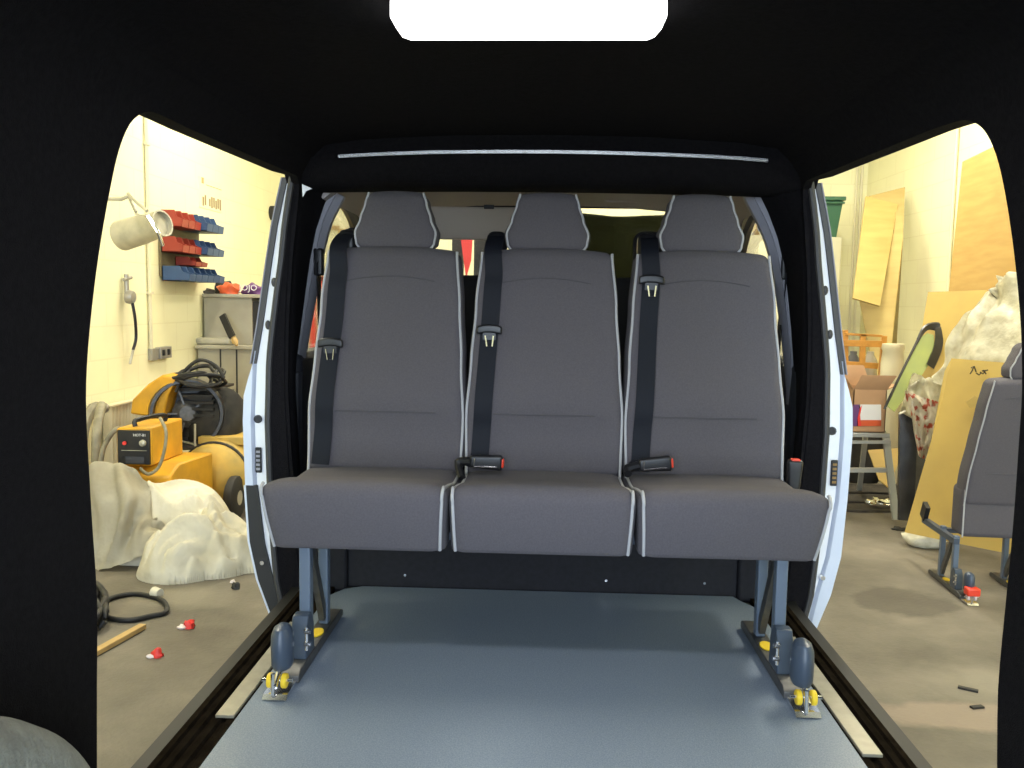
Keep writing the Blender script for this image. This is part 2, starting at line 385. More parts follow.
def opening(sg):
    if sg < 0:   px = [(97, 768), (97, 690), (97, 600), (92, 520), (88, 450), (86, 400), (88, 350), (94, 290), (101, 240), (110, 190), (119, 150), (130, 124), (142, 113.5), (152, 112), (163, 116), (190, 129)]
    else:        px = [(997, 768), (998, 690), (1004, 620), (1010, 560), (1015, 500), (1019, 440), (1022, 390), (1021, 330), (1016, 270), (1008, 210), (999, 165), (990, 140), (981, 127), (970, 121), (958, 121), (930, 130)]
    out = []
    px = [(q.x, q.y) for q in smooth([(a, b, 0) for a, b in px], 3)]
    for (x, y) in px:
        d = R3 @ V(((x-512)/F, -(y-384)/F, -1)); t = .8/abs(d.x)
        for _ in range(30):
            z = CAMZ+d.z*t; t = xin(z)/abs(d.x)
        out.append((d.y*t, CAMZ+d.z*t))
    return out
def side_panel(sg):
    loop = opening(sg)
    y0 = loop[0][0]; zt = loop[-1][1]
    pts = [(y0-.005, -.15)]+loop
    n = 8; ylast = pts[-1][0]; ztop = 1.243
    for i in range(1, n+1): pts.append((ylast+(YB2-.05-ylast)*i/n, zt+(ztop-zt)*i/n))
    pts += [(YB2-.01, ztop-.02), (YB2, ztop-.06)]
    for z in (1.0, .8, .6, .4, .2, 0, -.15): pts.append((YB2, z))
    cx, cy = 2.0, .6
    outer = []
    for (y, z) in pts:
        if z <= -.149: outer.append((y, -.17) if YREAR < y < 2.9 else (y, -.17)); continue
        dy, dz = y-cx, z-cy
        sc = 1e9
        if dy > 0: sc = min(sc, (2.69-cx)/dy)
        if dy < 0: sc = min(sc, (YREAR-cx)/dy)
        if dz > 0: sc = min(sc, (1.33-cy)/dz)
        if dz < 0: sc = min(sc, (-.17-cy)/dz)
        outer.append((cx+dy*sc, cy+dz*sc))
    outer[0] = (YREAR, -.17); outer[-1] = (2.69, -.17)
    bm = new()
    P = lambda y, z, f: bm.verts.new((sg*f(z), y, z))
    seg = 6; rows = []
    for (a, b) in zip(pts, outer):
        row = []
        for k in range(seg+1):
            t = k/seg; row.append((a[0]+(b[0]-a[0])*t, a[1]+(b[1]-a[1])*t))
        rows.append(row)
    VI = [[P(y, z, xin) for y, z in r] for r in rows]
    VO = [[P(y, z, (lambda q: xin(q)+.022) if y > 2.585 else (lambda q: xout(q)-.006)) for y, z in r] for r in rows]
    VM = [P(p[0]-(.0 if i < 1 else 0), p[1], lambda q: xin(q)+.012) for i, p in enumerate(pts)]
    N = len(rows)
    for i in range(N-1):
        for k in range(seg):
            bm.faces.new((VI[i][k], VI[i][k+1], VI[i+1][k+1], VI[i+1][k]))
            bm.faces.new((VO[i][k], VO[i+1][k], VO[i+1][k+1], VO[i][k+1])).material_index = 1
        bm.faces.new((VI[i][0], VI[i+1][0], VO[i+1][0], VO[i][0]))
    o = obj('side_lining', bm, ['lining', 'skin'], van, label='black carpet-lined side wall, white outside')
    return pts
PTS = {}
for sg in (-1, 1): PTS[sg] = side_panel(sg)

# roof, outer skin of roof, floor pan
bm = new()
prof = [(-.70, 1.30), (-.66, 1.335), (-.55, 1.352), (-.3, 1.365), (0, 1.37), (.3, 1.365), (.55, 1.352), (.66, 1.335), (.70, 1.30)]
outp = [(x*1.09, z+.05) for x, z in prof]
loft(bm, [[V((x, y, z)) for x, z in prof+outp[::-1]] for y in (YREAR, .6, 1.2, 1.8, 2.3, 2.60, 2.86)])
bm.faces.ensure_lookup_table()
obj('roof_lining', bm, 'lining', van, label='black carpet roof lining')
bm = new(); loft(bm, [[V((x*1.01, y, z+.004)) for x, z in outp]+[V((x*1.01, y, z+.03)) for x, z in outp[::-1]] for y in (YREAR, 1, 2, 2.9, 3.6, 4.1)])
obj('roof_skin', bm, 'skin', van, label='white painted roof')
# carpeted header with its bright trim
bm = new()
hp = [(2.50, 1.372), (2.50, 1.318), (2.515, 1.27), (2.545, 1.238), (2.60, 1.226), (2.68, 1.226), (2.72, 1.25), (2.72, 1.375)]
xs = [-.79, -.70, -.5, -.25, 0, .25, .5, .70, .79]
loft(bm, [[V((x, y+.10, z-.008*(abs(x)/.7)**2)) for y, z in hp] for x in xs])
obj('header_beam', bm, 'lining', van, label='black carpeted beam across the roof')
bm = new()
tp = smooth([at(339, 156.3, 2.575), at(370, 154.5, 2.58), at(430, 152.3, 2.585), at(500, 151.6, 2.588), at(570, 152, 2.588), at(650, 154, 2.585), at(720, 157, 2.58), at(767, 160.5, 2.575)], 5)
ribbon(bm, tp, (0, 1, .3), .03, .006)
ribbon(bm, [p+V((0, -.012, -.002)) for p in tp], (0, 0, 1), .009, .005)
obj('trim_strip', bm, 'strip', van, label='thin bright metal strip along the header')

# floor
bm = new()
fl = [(-.635, YREAR), (.635, YREAR), (.635, 2.50), (.60, 2.56), (.585, 2.60), (-.55, 2.60), (-.60, 2.57), (-.635, 2.50)]
prism(bm, fl, lambda u, v, t: V((u, v, t)), -.02, 0)
obj('vinyl_floor', bm, 'vinyl', van, label='blue-grey speckled vinyl floor')
bm = new(); box(bm, (-.78, YREAR, -.16), (.78, 2.8, -.021)); obj('floor_pan', bm, 'rubber', van)
for sg in (-1, 1):
    bm = new()
    # ribbed step beside the floor
    pr = [(.637, -.004), (.655, -.004), (.66, -.012), (.668, -.012), (.672, -.005), (.684, -.005), (.688, -.013), (.696, -.013), (.70, -.006), (.712, -.006), (.716, -.014), (.722, -.014), (.726, -.008), (.742, -.012), (.748, -.04), (.748, -.15), (.637, -.15)]
    ys = [YREAR, 1.0, 1.9, 2.2, 2.26, 2.3, 2.5, 2.64]
    wd = [1, 1, 1, 1, 1, 1.0, 1.0, 1.0]
    loft(bm, [[V((sg*x, y, z)) for x, z in pr] for y in ys])
    obj('door_sill', bm, 'sill', van, label='dark ribbed step of the side door')
    bm = new(); box(bm, (sg*.700-.012, 2.0, -.006), (sg*.700+.012, 2.04, .0)); bm.free()
    bm = new(); x0 = .636; box(bm, (sg*.662-.020, 1.74 if sg < 0 else 1.67, -.004), (sg*.662+.020, 2.28, .003)); obj('threshold_strip', bm, 'thresh', van, label='pale metal tread strip', bevel=.001)
    bm = new(); box(bm, (sg*.77-.045, YREAR, -.3), (sg*.77+.045, 2.64, -.15)); obj('rocker_panel', bm, 'skin', van)
# bulkhead and corner boxes
bm = new(); box(bm, (-.60, 2.615, -.01), (.60, 2.64, .62)); obj('bulkhead', bm, 'bulkhead', van, bevel=.004, label='black half-height bulkhead')
for (x, z) in ((-.42, .035), (.20, .035), (.50, .035)):
    bm = new(); cyl(bm, (x, 2.616, z), (x, 2.610, z), .006, .004, 10); obj('bolt', bm, 'chrome', van)
for sg in (-1, 1):
    bm = new(); box(bm, (min(sg*.60, sg*.745), 2.60, -.02), (max(sg*.60, sg*.745), 2.66, .17)); obj('corner_box', bm, 'bulkhead', van, bevel=.008)

# pillars in front of the side doors
PZ = [-.15, -.10, -.05, 0, .06, .12, .2, .3, .4, .5, .58, .63, .68, .72, .8, .9, 1.0, 1.1, 1.18, 1.245]
XSEAL = [(-.15, .80), (0, .832), (.2, .848), (.5, .855), (.7, .848), (.85, .83), (1.0, .808), (1.12, .795), (1.25, .772)]
XWH = [(-.15, .815), (0, .845), (.12, .872), (.3, .892), (.5, .897), (.58, .893), (.68, .888), (.8, .866), (1.0, .835), (1.12, .815), (1.25, .784)]
TRIM = {-1: [(290, 470), (291, 420), (296, 360), (304, 300), (311, 252), (319, 217), (332, 190)], 1: [(796, 480), (796, 430), (795, 380), (791, 320), (784, 262), (774, 225), (757, 190)]}
def trim_x(sg, z):
    tab = sorted((p.z, abs(p.x)) for p in [at(x, y, 2.86) for x, y in TRIM[sg]])
    return lerp(tab, z)
for sg in (-1, 1):
    bm = new()   # carpeted inner face turning the corner
    loft(bm, [[V((sg*(trim_x(sg, z)-.004), 2.855, z)), V((sg*min(xin(z)-.006, trim_x(sg, z)-.004+.02), 2.70, z)), V((sg*(xin(z)-.004), 2.66, z)), V((sg*(xin(z)+.012), YB2-.004, z)), V((sg*(lerp(XSEAL, z)-.012), YB2-.008, z)), V((sg*(lerp(XSEAL, z)), YB2+.03, z)), V((sg*(lerp(XSEAL, z)), 2.87, z))] for z in PZ])
    pil = obj('pillar_lining', bm, 'lining', van, label='black carpet on the pillar')
    bm = new(); tube(bm, [(sg*(lerp(XSEAL, z)-.004), YB2-.010, z) for z in PZ], .010, 8); obj('door_seal', bm, 'seal', van, label='grey rubber door seal')
    bm = new()
    loft(bm, [[V((sg*lerp(XSEAL, z), YB2-.002, z)), V((sg*lerp(XWH, z), YB2+.006, z)), V((sg*(lerp(XWH, z)+.004), YB2+.05, z)), V((sg*lerp(XSEAL, z), YB2+.05, z))] for z in PZ])
    wp = obj('pillar', bm, 'white', van, label='white painted door pillar')
    # buffer, vent plate, striker
    bm = new(); cyl(bm, at(258 if sg < 0 else 832, 419 if sg < 0 else 431, YB2-.001), at(258 if sg < 0 else 832, 419 if sg < 0 else 431, YB2-.016), .013, .010, 16); obj('rubber_buffer', bm, 'rubber', wp, label='black round buffer')
    bm = new(); c = at(258.5 if sg < 0 else 834, 460 if sg < 0 else 473, YB2-.004); box(bm, c-V((.010, .003, .040)), c+V((.010, .003, .040))); cp = obj('contact_plate', bm, 'rubber', wp, bevel=.003, label='black plate with five contacts')
    bm = new()
    for k in range(5): box(bm, c+V((-.006, -.006, -.031+k*.0135)), c+V((.006, -.003, -.024+k*.0135)))
    obj('contact_pad', bm, 'brown' if sg > 0 else 'greyp', wp)
    bm = new(); c = at(263 if sg < 0 else 822, 562 if sg < 0 else 577, YB2-.003); cyl(bm, c, c+V((0, -.012, 0)), .009, .007, 12); obj('bolt', bm, 'chrome', wp)
    # body edge: front door skin seen on edge
    def lip(z): return xout(z)
    zz = [z for z in PZ if z <= .73]
    if sg > 0: zr = zz
    else: zr = [z for z in zz if z >= .30]
    bm = new(); loft(bm, [[V((sg*(lerp(XWH, z)+.001), YB2+.012, z)), V((sg*(lerp(XWH, z)+.010), YB2-.004, z)), V((sg*(lip(z)-.004), YB2-.004, z)), V((sg*lip(z), YB2+.006, z)), V((sg*lip(z), YB2+.09, z)), V((sg*(lerp(XWH, z)+.002), YB2+.09, z))] for z in zr])
    obj('door_edge', bm, 'skin', van, label='pale bluish white edge of the front door')
    if sg < 0:
        zb = [z for z in PZ if z <= .31]
        bm = new(); loft(bm, [[V((sg*(lerp(XWH, z)-.004), YB2-.006, z)), V((sg*(lip(z)-.007), YB2-.006, z)), V((sg*(lip(z)-.007), YB2+.06, z)), V((sg*(lerp(XWH, z)-.004), YB2+.06, z))] for z in zb])
        obj('edge_cover', bm, 'rubber', van, label='black cover on the lower pillar')
        bm = new(); loft(bm, [[V((sg*(lip(z)-.007), YB2-.008, z)), V((sg*lip(z), YB2-.006, z)), V((sg*lip(z), YB2+.09, z)), V((sg*(lip(z)-.007), YB2+.09, z))] for z in zb])
        obj('door_edge', bm, 'skin', van)
    # slim window frame above the belt line
    zu = [z for z in PZ if z >= .67]
    bm = new(); loft(bm, [[V((sg*(lerp(XWH, z)+.001), YB2+.0, z)), V((sg*(lerp(XWH, z)+.018), YB2+.0, z)), V((sg*(lerp(XWH, z)+.018), YB2+.06, z)), V((sg*(lerp(XWH, z)+.001), YB2+.06, z))] for z in zu])
    obj('window_frame', bm, 'seal', van, label='dark rear edge of the front door window frame')
    bm = new(); tube(bm, [(sg*(lerp(XWH, z)+.0185), YB2-.001, z) for z in zu], .0022, 6); obj('frame_edge', bm, 'greyp', van)
    # latch guide on the pillar
    for zz_ in (.93, .80):
        bm = new(); c = V((sg*(lerp(XWH, zz_)-.018), YB2-.006, zz_)); sphere(bm, c, .009, 6, (1, .8, 1.6)); obj('latch_stop', bm, 'seal', wp)
    # grey plastic pillar trim in the cab
    trim = TRIM[sg]
    bm = new(); pts = [at(x, y, 2.86) for x, y in trim]
    pts = smooth(pts, 4)
    rings = []
    for i, p in enumerate(pts):
        t = (pts[min(len(pts)-1, i+1)]-pts[max(0, i-1)]).normalized(); s = V((0, 1, 0)).cross(t).normalized()*(-sg)
        if s.x*sg > 0: s = -s
        w = .022+.022*max(0, min(1, (p.z-.6)/.6))
        rings.append([p-s*.012, p-s*.004+V((0, -.014, 0)), p+s*w*.45+V((0, -.010, 0)), p+s*w*.55+V((0, -.016, 0)), p+s*w+V((0, .004, 0)), p+s*w+V((0, .03, 0)), p-s*.012+V((0, .05, 0))])
    loft(bm, rings); obj('pillar_trim', bm, 'greyp', van, label='grey plastic pillar trim in the cab')
    bm = new(); lower = [at(294 if sg < 0 else 803, 372, 2.80), at(294 if sg < 0 else 802, 420, 2.80), at(294 if sg < 0 else 801, 520, 2.80)]
    tube(bm, lower, .022, 8, sy=1.2); obj('lower_trim', bm, 'greyd', van, label='dark lower pillar trim')
    # cab belt and its height adjuster
    bm = new(); c = at(319 if sg < 0 else 785, 262 if sg < 0 else 266, 2.86); soft_box(bm, (.016, .016, .045), .008, (2, 2, 2), lambda x, y, z: V((x, y, z))+c)
    ad = obj('belt_guide', bm, 'blackp', van)
    bm = new(); ribbon(bm, [c+V((0, -.01, 0)), c+V((sg*.003-.003, .03, -.20)), c+V((0, .08, -.55))], (0, 1, 0), .045, .003); obj('cab_belt', bm, 'belt', van)
    # front door: A pillar, belt-line panel, glass
    bm = new(); ap = [(338, 197), (348, 208), (356, 228), (361, 252), (365, 290)] if sg < 0 else [(763, 200), (753, 214), (745, 234), (740, 262), (736, 300)]
    tube(bm, smooth([at(x, y, 3.0+.25*i) for i, (x, y) in enumerate(ap)], 4), .024, 8); obj('door_frame', bm, 'blackp', van, label='black frame of the front door window')
    bm = new(); tube(bm, smooth([at(x+(9 if sg < 0 else -9), y-2, 3.05+.25*i) for i, (x, y) in enumerate(ap)], 4), .022, 8); obj('windscreen_pillar', bm, 'headcloth', van)
    bm = new(); box(bm, (min(sg*.80, sg*.90), 2.82, -.15), (max(sg*.80, sg*.90), 4.3, .70)); obj('door_panel', bm, 'greyd', van, bevel=.02)
    bm = new(); panel(bm, [(sg*.86, 2.84, .70), (sg*.80, 2.84, 1.26), (sg*.80, 3.5, 1.24), (sg*.86, 4.1, .70)], .004, back=(sg, 0, 0)); obj('door_glass', bm, 'glass', van)
# small white triangle catching light at the top of the left pillar
bm = new(); prism(bm, [(302, 184), (312, 188.5), (306, 191), (302.5, 197)], lambda u, v, t: at(u, v, 2.598)+V((0, t, 0)), 0, .006); obj('bracket_tip', bm, 'white', van, label='tiny white bracket corner')

# cab: headlining, visors, windscreen, dashboard, mirror, seats
bm = new()
prof2 = [(-.72, 1.20), (-.62, 1.275), (-.3, 1.30), (0, 1.305), (.3, 1.30), (.62, 1.275), (.72, 1.20)]
cabsec = lambda y, dz: [V((x, y, z-dz)) for x, z in prof2]+[V((x*1.02, y, z-dz+.02)) for x, z in prof2[::-1]]
loft(bm, [cabsec(2.80, 0), cabsec(3.2, .0), cabsec(3.5, .005), cabsec(3.70, .018)])
obj('cab_headlining', bm, 'headcloth', van, label='beige-grey headlining over the cab')
bm = new(); soft_box(bm, (.30, .012, .065), .010, (4, 1, 2), lambda x, y, z: at(478, 219, 3.58)+V((x+.0, y-z*.25, z-.018*1))); sv = obj('sun_visor', bm, 'headcloth', van, label='grey-brown sun visor folded down')
bm = new(); c = at(489, 207, 3.5); box(bm, c-V((.02, .006, .008)), c+V((.02, .006, .008))); obj('visor_clip', bm, 'greyd', sv, bevel=.002)
bm = new(); soft_box(bm, (.26, .05, .010), .009, (4, 2, 1), lambda x, y, z: at(668, 202, 3.60)+V((x, y, z))); obj('sun_visor', bm, 'headcloth', van, label='sun visor folded up')
bm = new()   # windscreen frame
wsf = [(-.76, .72), (-.68, 1.30), (.68, 1.30), (.76, .72)]
wy = lambda z: 3.74+(1.30-z)*.95
tube(bm, [(x, wy(z), z) for x, z in wsf], .022, 8, closed=True); obj('windscreen_frame', bm, 'blackp', van)
bm = new(); panel(bm, [(x, wy(z), z) for x, z in wsf], .005, back=(0, 1, .7)); obj('windscreen', bm, 'glass', van, label='clear windscreen')
bm = new(); soft_box(bm, (.78, .24, .16), .07, (8, 3, 3), lambda x, y, z: V((x, 4.14+y+.05*math.cos(x*4), .60+z))); obj('dashboard', bm, 'blackp', van, label='black dashboard')
bm = new(); soft_box(bm, (.75, .5, .35), .12, (8, 3, 3), lambda x, y, z: V((x, 4.75+y, .30+z-.25*max(0, y)))); obj('bonnet', bm, 'skin', van, label='white bonnet')
bm = new(); sw = V((.38, 3.72, .62)); tube(bm, [sw+V((.19*math.cos(a), .07*math.sin(a), .18*math.sin(a))) for a in [2*PI*k/28 for k in range(28)]], .014, 8, closed=True)
box(bm, sw-V((.17, .01, .012)), sw+V((.17, .012, .012))); cyl(bm, sw, sw+V((0, .3, -.08)), .045, .04); obj('steering_wheel', bm, 'blackp', van)
bm = new(); c = V((.02, 3.70, 1.18)); soft_box(bm, (.10, .015, .028), .012, (3, 1, 1), lambda x, y, z: c+V((x, y, z))); cyl(bm, c+V((0, .01, .01)), c+V((0, .05, .05)), .008); obj('rear_view_mirror', bm, 'blackp', van)
for (cx, w, top) in ((-.40, .36, .98), (.40, .24, 1.0), (-.05, 0, 0)):
    if not w: continue
    bm = new(); soft_box(bm, (w, .06, .33), .05, (6, 2, 6), lambda x, y, z: V((cx+x*(1-.12*(z+.33)/.66), 3.02+y-.12*z, .64+z))); cb = obj('cab_seat_back', bm, 'cloth_dark', van, label='dark front seat back')
    for hx in ([cx] if w < .3 else [cx-.19]):
        bm = new(); soft_box(bm, (.11, .045, .075), .035, (3, 2, 3), lambda x, y, z: V((hx+x, 2.98+y, 1.05+z))); obj('cab_headrest', bm, 'cloth_dark', cb)
bm = new(); box(bm, (-.76, 2.64, -.15), (.76, 4.5, -.02)); obj('cab_floor', bm, 'rubber', van)

# wheel arch cover low on the left
bm = new(); rings = []
for x, k in ((-.80, 1.0), (-.66, 1.0), (-.635, .985), (-.62, .95), (-.612, .90)):
    rings.append([V((x, .72+.51*k*math.cos(a), max(0, .437*k*math.sin(a)))) for a in [PI*i/60 for i in range(61)]])
loft(bm, rings, caps=False); bm.verts.ensure_lookup_table()
bm.faces.new([v for v in bm.verts[-61:]]); obj('wheel_arch', bm, 'wheelarch', van, label='grey covered wheel arch')

# ceiling lamp
lamp = thing('ceiling_lamp', 'lit white rectangular ceiling lamp on the black roof lining', 'ceiling lamp', (0, 1.5, 1.36))
lo = at(394, 14, 1.40); 
lp = [(390, 12), (667, 13), (667, 19), (662, 30), (655, 38), (648, 41), (410, 41), (402, 38), (395, 28), (390, 19)]
def lampfn(u, v, t):
    d = R3 @ V(((u-512)/F, -(v-384)/F, -1)); k = (1.335-CAMZ)/d.z
    return V((0, 0, CAMZ))+d*k+V((0, 0, t))
bm = new(); prism(bm, lp, lampfn, 0, .022); obj('diffuser', bm, 'lamp', lamp, bevel=.004, label='glowing white diffuser')
bm = new(); prism(bm, lp, lambda u, v, t: lampfn(u, v, t)*1.0, .022, .036); obj('base', bm, 'lampcase', lamp)

# ================================================================== THREE SEAT BENCH
HWB = [(0, .223), (.25, .227), (.5, .217), (.75, .207), (1, .194)]
def back_fn(cx):
    def fn(x, y, z):
        w = (z+.315)/.63; u = x/.225
        hw = slerp(HWB, w)*1.0
        X = cx+u*hw
        fr = max(0, -y/.055)
        yy = 2.455+.13*w+y - fr*(.030*math.exp(-((w-.33)/(.09 if w < .33 else .24))**2)*(1-.5*abs(u)**3) + .012*max(0, abs(u)-.62)/.38*(1-w*.6) + .010*math.exp(-((w-.83)/.1)**2))
        zz = .395+.63*w+.014*(1-u*u)*max(0, w-.8)/.2
        return V((X, yy, zz))
    return fn
HWH = [(0, .106), (.12, .122), (.3, .127), (.55, .110), (.8, .096), (1, .086)]
def head_fn(cx):
    def fn(x, y, z):
        w = (z+.088)/.176; u = x/.12
        return V((cx+u*slerp(HWH, w), 2.605+y+.02*w-.012*max(0, -y/.045)*(1-u*u)*math.sin(PI*w), 1.026+.172*w+.006*(1-u*u)*(w-.5)*2))
    return fn
def cush_fn(cx, li=.0, ri=.0):
    def fn(x, y, z):
        z = max(z, -.09); w = (z+.09)/.18; u = x/.222; f = max(0, -y/.26)
        hw = .224+(.010 if u*cx > 0 and abs(cx) > .1 else 0)
        X = cx+u*hw + (-u*(.030 if u*cx > 0 and abs(cx) > .1 else .008))*(1-w)*(.4+.6*f)
        yy = 2.255+y+.02*(1-w)*f*f - .010*math.sin(PI*min(1, max(0, w)))*f
        zz = .287+.119*w - .006*u*(cx > .1)*0 + (.006*(1-u*u) - .002*f**3 )*w + .006*(f*(1-f))*4*w + .042*f*w
        return V((X, yy, zz))
    return fn
def edge_path(fn, s, r, sgn, plane='back'):
    pass
def make_seat(par, cx, cush=True, flip=False):
    def wrap(f):
        def g(x, y, z):
            p = f(x, y, z); h = p.z-.40
            return V((p.x+.055+.05*h, 2.10+(y+.055)*1.35-.19*h, p.z+.055+.045*h))
        return g if flip else f
    fn = wrap(back_fn(cx))
    bm = new(); soft_box(bm, (.225, .055, .315), .030, (12, 3, 22), fn); bk = obj('backrest', bm, 'cloth', par, sharp=80)
    for sg in (-1, 1):
        bm = new(); k = .030*(1-.72)
        tube(bm, [fn(sg*(.225-k), -.055+k-.000, -.312+.624*i/26) for i in range(27)], .0042, 8)
        obj('piping', bm, 'piping', bk, sharp=80, label='pale grey piping')
    for (w, hh, amp) in ((.855, .42, .012), (.275, .42, .0)):
        bm = new(); z0 = -.315+.63*w
        tube(bm, [fn(.225*hh*1.5*(t/10)*1.0, -.0562, z0+amp*(1-(t/10)**2)) for t in range(-10, 11)], .0018, 6)
        obj('seam', bm, 'cloth_seam', bk, sharp=80)
    hf = wrap(head_fn(cx))
    bm = new(); soft_box(bm, (.12, .045, .088), .026, (8, 3, 8), hf); hd = obj('headrest', bm, 'cloth', par, sharp=80)
    for sg in (-1, 1):
        bm = new(); k = .026*.28
        tube(bm, [hf(sg*(.12-k), -.045+k, -.086+.172*i/18) for i in range(19)], .0038, 8)
        obj('piping', bm, 'piping', hd, sharp=80, label='pale grey piping')
    if cush:
        cf = cush_fn(cx)
        bm = new(); soft_box(bm, (.222, .26, .105), .040, (10, 8, 6), lambda x, y, z: cf(x, y, z-.015)); cs = obj('seat_cushion', bm, 'cloth', par, sharp=80)
        for sg in (-1, 1):
            bm = new(); k = .040*.29; path = []
            for i in range(14): path.append(cf(sg*(.222-k), -.26+k*.9, -.0885+.138*i/13))
            for i in range(1, 6):
                a = PI/2*i/6; path.append(cf(sg*(.222-k), -.22-.040*math.cos(a)*.93, .05+.040*math.sin(a)*.93))
            if sg*cx <= 0 or abs(cx) < .1:
              for i in range(8): path.append(cf(sg*(.222-k), -.22+.36*i/7, .09-k))
            tube(bm, path, .0042, 8)
            obj('piping', bm, 'piping', cs, sharp=80, label='pale grey piping')
    return bk
def leg_frame(par, x, sgo, red=False, lo=.010, dy=-.085):
    """front leg, rear leg, brace and floor foot; sgo = outward side"""
    def obj(name, bm, *a, **k):
        bmesh.ops.translate(bm, verts=bm.verts, vec=(0, dy, 0)); return globals()['obj'](name, bm, *a, **k)
    bm = new(); box(bm, (x-.0135, 2.112, .045), (x+.0135, 2.142, .292)); obj('front_leg', bm, 'steelblue', par, bevel=.003)
    bm = new(); box(bm, (x-.0125, 2.285, .03), (x+.0125, 2.315, .30)); obj('rear_leg', bm, 'steelblue', par, bevel=.003)
    bm = new(); ribbon(bm, [(x, 2.165, .27), (x, 2.285, .05)], (0, 1, 1), .028, .016); obj('brace', bm, 'steelmid', par)
    bm = new(); prism(bm, [(1.985, .005), (2.42, .005), (2.42, .022), (2.40, .03), (2.0, .03), (1.985, .02)], lambda u, v, t: V((x+t, u, v)), -.021, .021)
    ft = obj('foot_rail', bm, 'steelmid', par, bevel=.002, label='dull steel floor rail')
    bm = new(); prism(bm, [(2.055, .03), (2.13, .03), (2.125, .10), (2.105, .13), (2.075, .13), (2.06, .10)], lambda u, v, t: V((x+t, u, v)), -.019, .019); obj('leg_bracket', bm, 'steelbluedk', par, bevel=.003)
    bm = new(); c = V((x+sgo*.0-.0, 2.22, .031)); lathe(bm, c, (0, 0, 1), [(0.0, 0), (.017, 0), (.017, .003), (0, .003)]); 
    for v in bm.verts: v.co.y = c.y+(v.co.y-c.y)*1.7
    obj('warning_disc', bm, 'yellowp', ft, label='yellow disc')
    # latch at the front end
    lx = x+sgo*lo; ly = 1.955
    bm = new(); lathe(bm, (lx, ly+.01, .052), (0, 0, 1), [(.020, 0), (.0235, .01), (.0245, .05), (.0235, .075), (.018, .092), (.008, .099), (0, .10)]); 
    for v in bm.verts:
        v.co.y = ly+.01+(v.co.y-ly-.01)*1.5
    la = obj('latch_cover', bm, 'steelbluedk', par, label='rounded blue-grey latch cover')
    for k, dx in enumerate((-.016, .016)):
        bm = new(); cyl(bm, (lx+dx-.006, ly-.028, .036), (lx+dx+.006, ly-.028, .036), .0165, .0165, 20); obj('latch_knob', bm, 'yellowp' if not red else 'litterw', la, label='yellow locking wheel' if not red else 'off-white locking wheel', bevel=.003)
    bm = new(); cyl(bm, (lx-.034, ly-.03, .038), (lx+.034, ly-.03, .038), .004); cyl(bm, (lx, ly-.05, .03), (lx, ly-.01, .055), .006); cyl(bm, (lx-.004, ly-.048, .012), (lx-.004, ly-.048, .06), .005)
    obj('latch_pin', bm, 'chrome', la)
    bm = new(); prism(bm, [(ly-.055, .003), (ly+.03, .003), (ly+.03, .014), (ly-.045, .012)], lambda u, v, t: V((lx+t, u, v)), -.027, .027); obj('latch_plate', bm, 'chrome', la)
    if red:
        bm = new(); box(bm, (lx-.03, ly-.055, .045), (lx+.034, ly-.0, .085)); obj('tape_wrap', bm, 'redp', la, bevel=.008, label='red tape')
    bm = new()
    for k, zz in enumerate((.105, .075)): cyl(bm, (x-sgo*.019, 2.04, zz), (x-sgo*.034, 2.04, zz), .006, seg=8)
    cyl(bm, (x-sgo*.024, 2.04, .06), (x-sgo*.024, 2.04, .115), .004, seg=8); obj('latch_bolt', bm, 'chrome', par)

bench = thing('bench_seat', 'three-seat grey upholstered bench with pale piping and black belts on steel legs', 'seat bench', (0, 2.25, 0))
for cx in (-.447, 0, .447): make_seat(bench, cx)
bm = new()
for y in (2.12, 2.42): box(bm, (-.62, y-.018, .292), (.62, y+.018, .312))
obj('seat_frame', bm, 'steelbluedk', bench, bevel=.003, label='steel tube frame under the cushions')
bm = new(); box(bm, (-.236, 2.075, .272), (-.211, 2.10, .30)); box(bm, (.211, 2.075, .272), (.236, 2.10, .30)); 
leg_frame(bench, -.570, -1); leg_frame(bench, .570, 1)
bm.free()
for cx, tz, seatz in ((-.447, .765, 0), (0, .81, 0), (.447, .955, 0)):
    fn = back_fn(cx)
    # belt retractor cover behind the shoulder
    bm = new(); c = V((cx-.150, 2.625, 1.045)); soft_box(bm, (.030, .03, .045), .022, (3, 2, 3), lambda x, y, z: c+V((x, y, z)))
    obj('belt_cover', bm, 'blackp', bench, label='black shoulder cover of the belt')
    path = [V((cx-.150, 2.62, 1.075)), V((cx-.150, 2.585, 1.072)), fn(-.15*.225/.188*1.0, -.064, .305)+V((0, -.002, .012))]
    for i in range(1, 16):
        w = .96-.96*i/15*.96; xo = -.147-.033*(1-w)
        hw = slerp(HWB, w); path.append(fn(xo/hw*.225, -.060, -.315+.63*w)+V((0, -.004, 0)))
    bm = new(); ribbon(bm, smooth(path, 3), (1, 0, 0), .050, .003); bl = obj('seat_belt', bm, 'belt', bench, label='black belt webbing')
    w = (tz-.405)/.63; xo = -.147-.033*(1-w); hw = slerp(HWB, w); c = fn(xo/hw*.225, -.066, -.315+.63*w)+V((0, -.008, 0))
    bm = new(); soft_box(bm, (.036, .007, .012), .006, (4, 1, 1), lambda x, y, z: c+V((x, y, z+.006*(1-(x/.036)**2)))); box(bm, c+V((-.018, -.004, -.026)), c+V((.018, .004, -.006)))
    tg = obj('belt_tongue', bm, 'blackp', bench, label='black belt tongue')
    bm = new(); tube(bm, [c+V((-.011, -.007, -.014)), c+V((-.006, -.008, -.044)), c+V((.009, -.008, -.044)), c+V((.012, -.007, -.014))], .0022, 6); obj('tongue_blade', bm, 'chrome', tg)
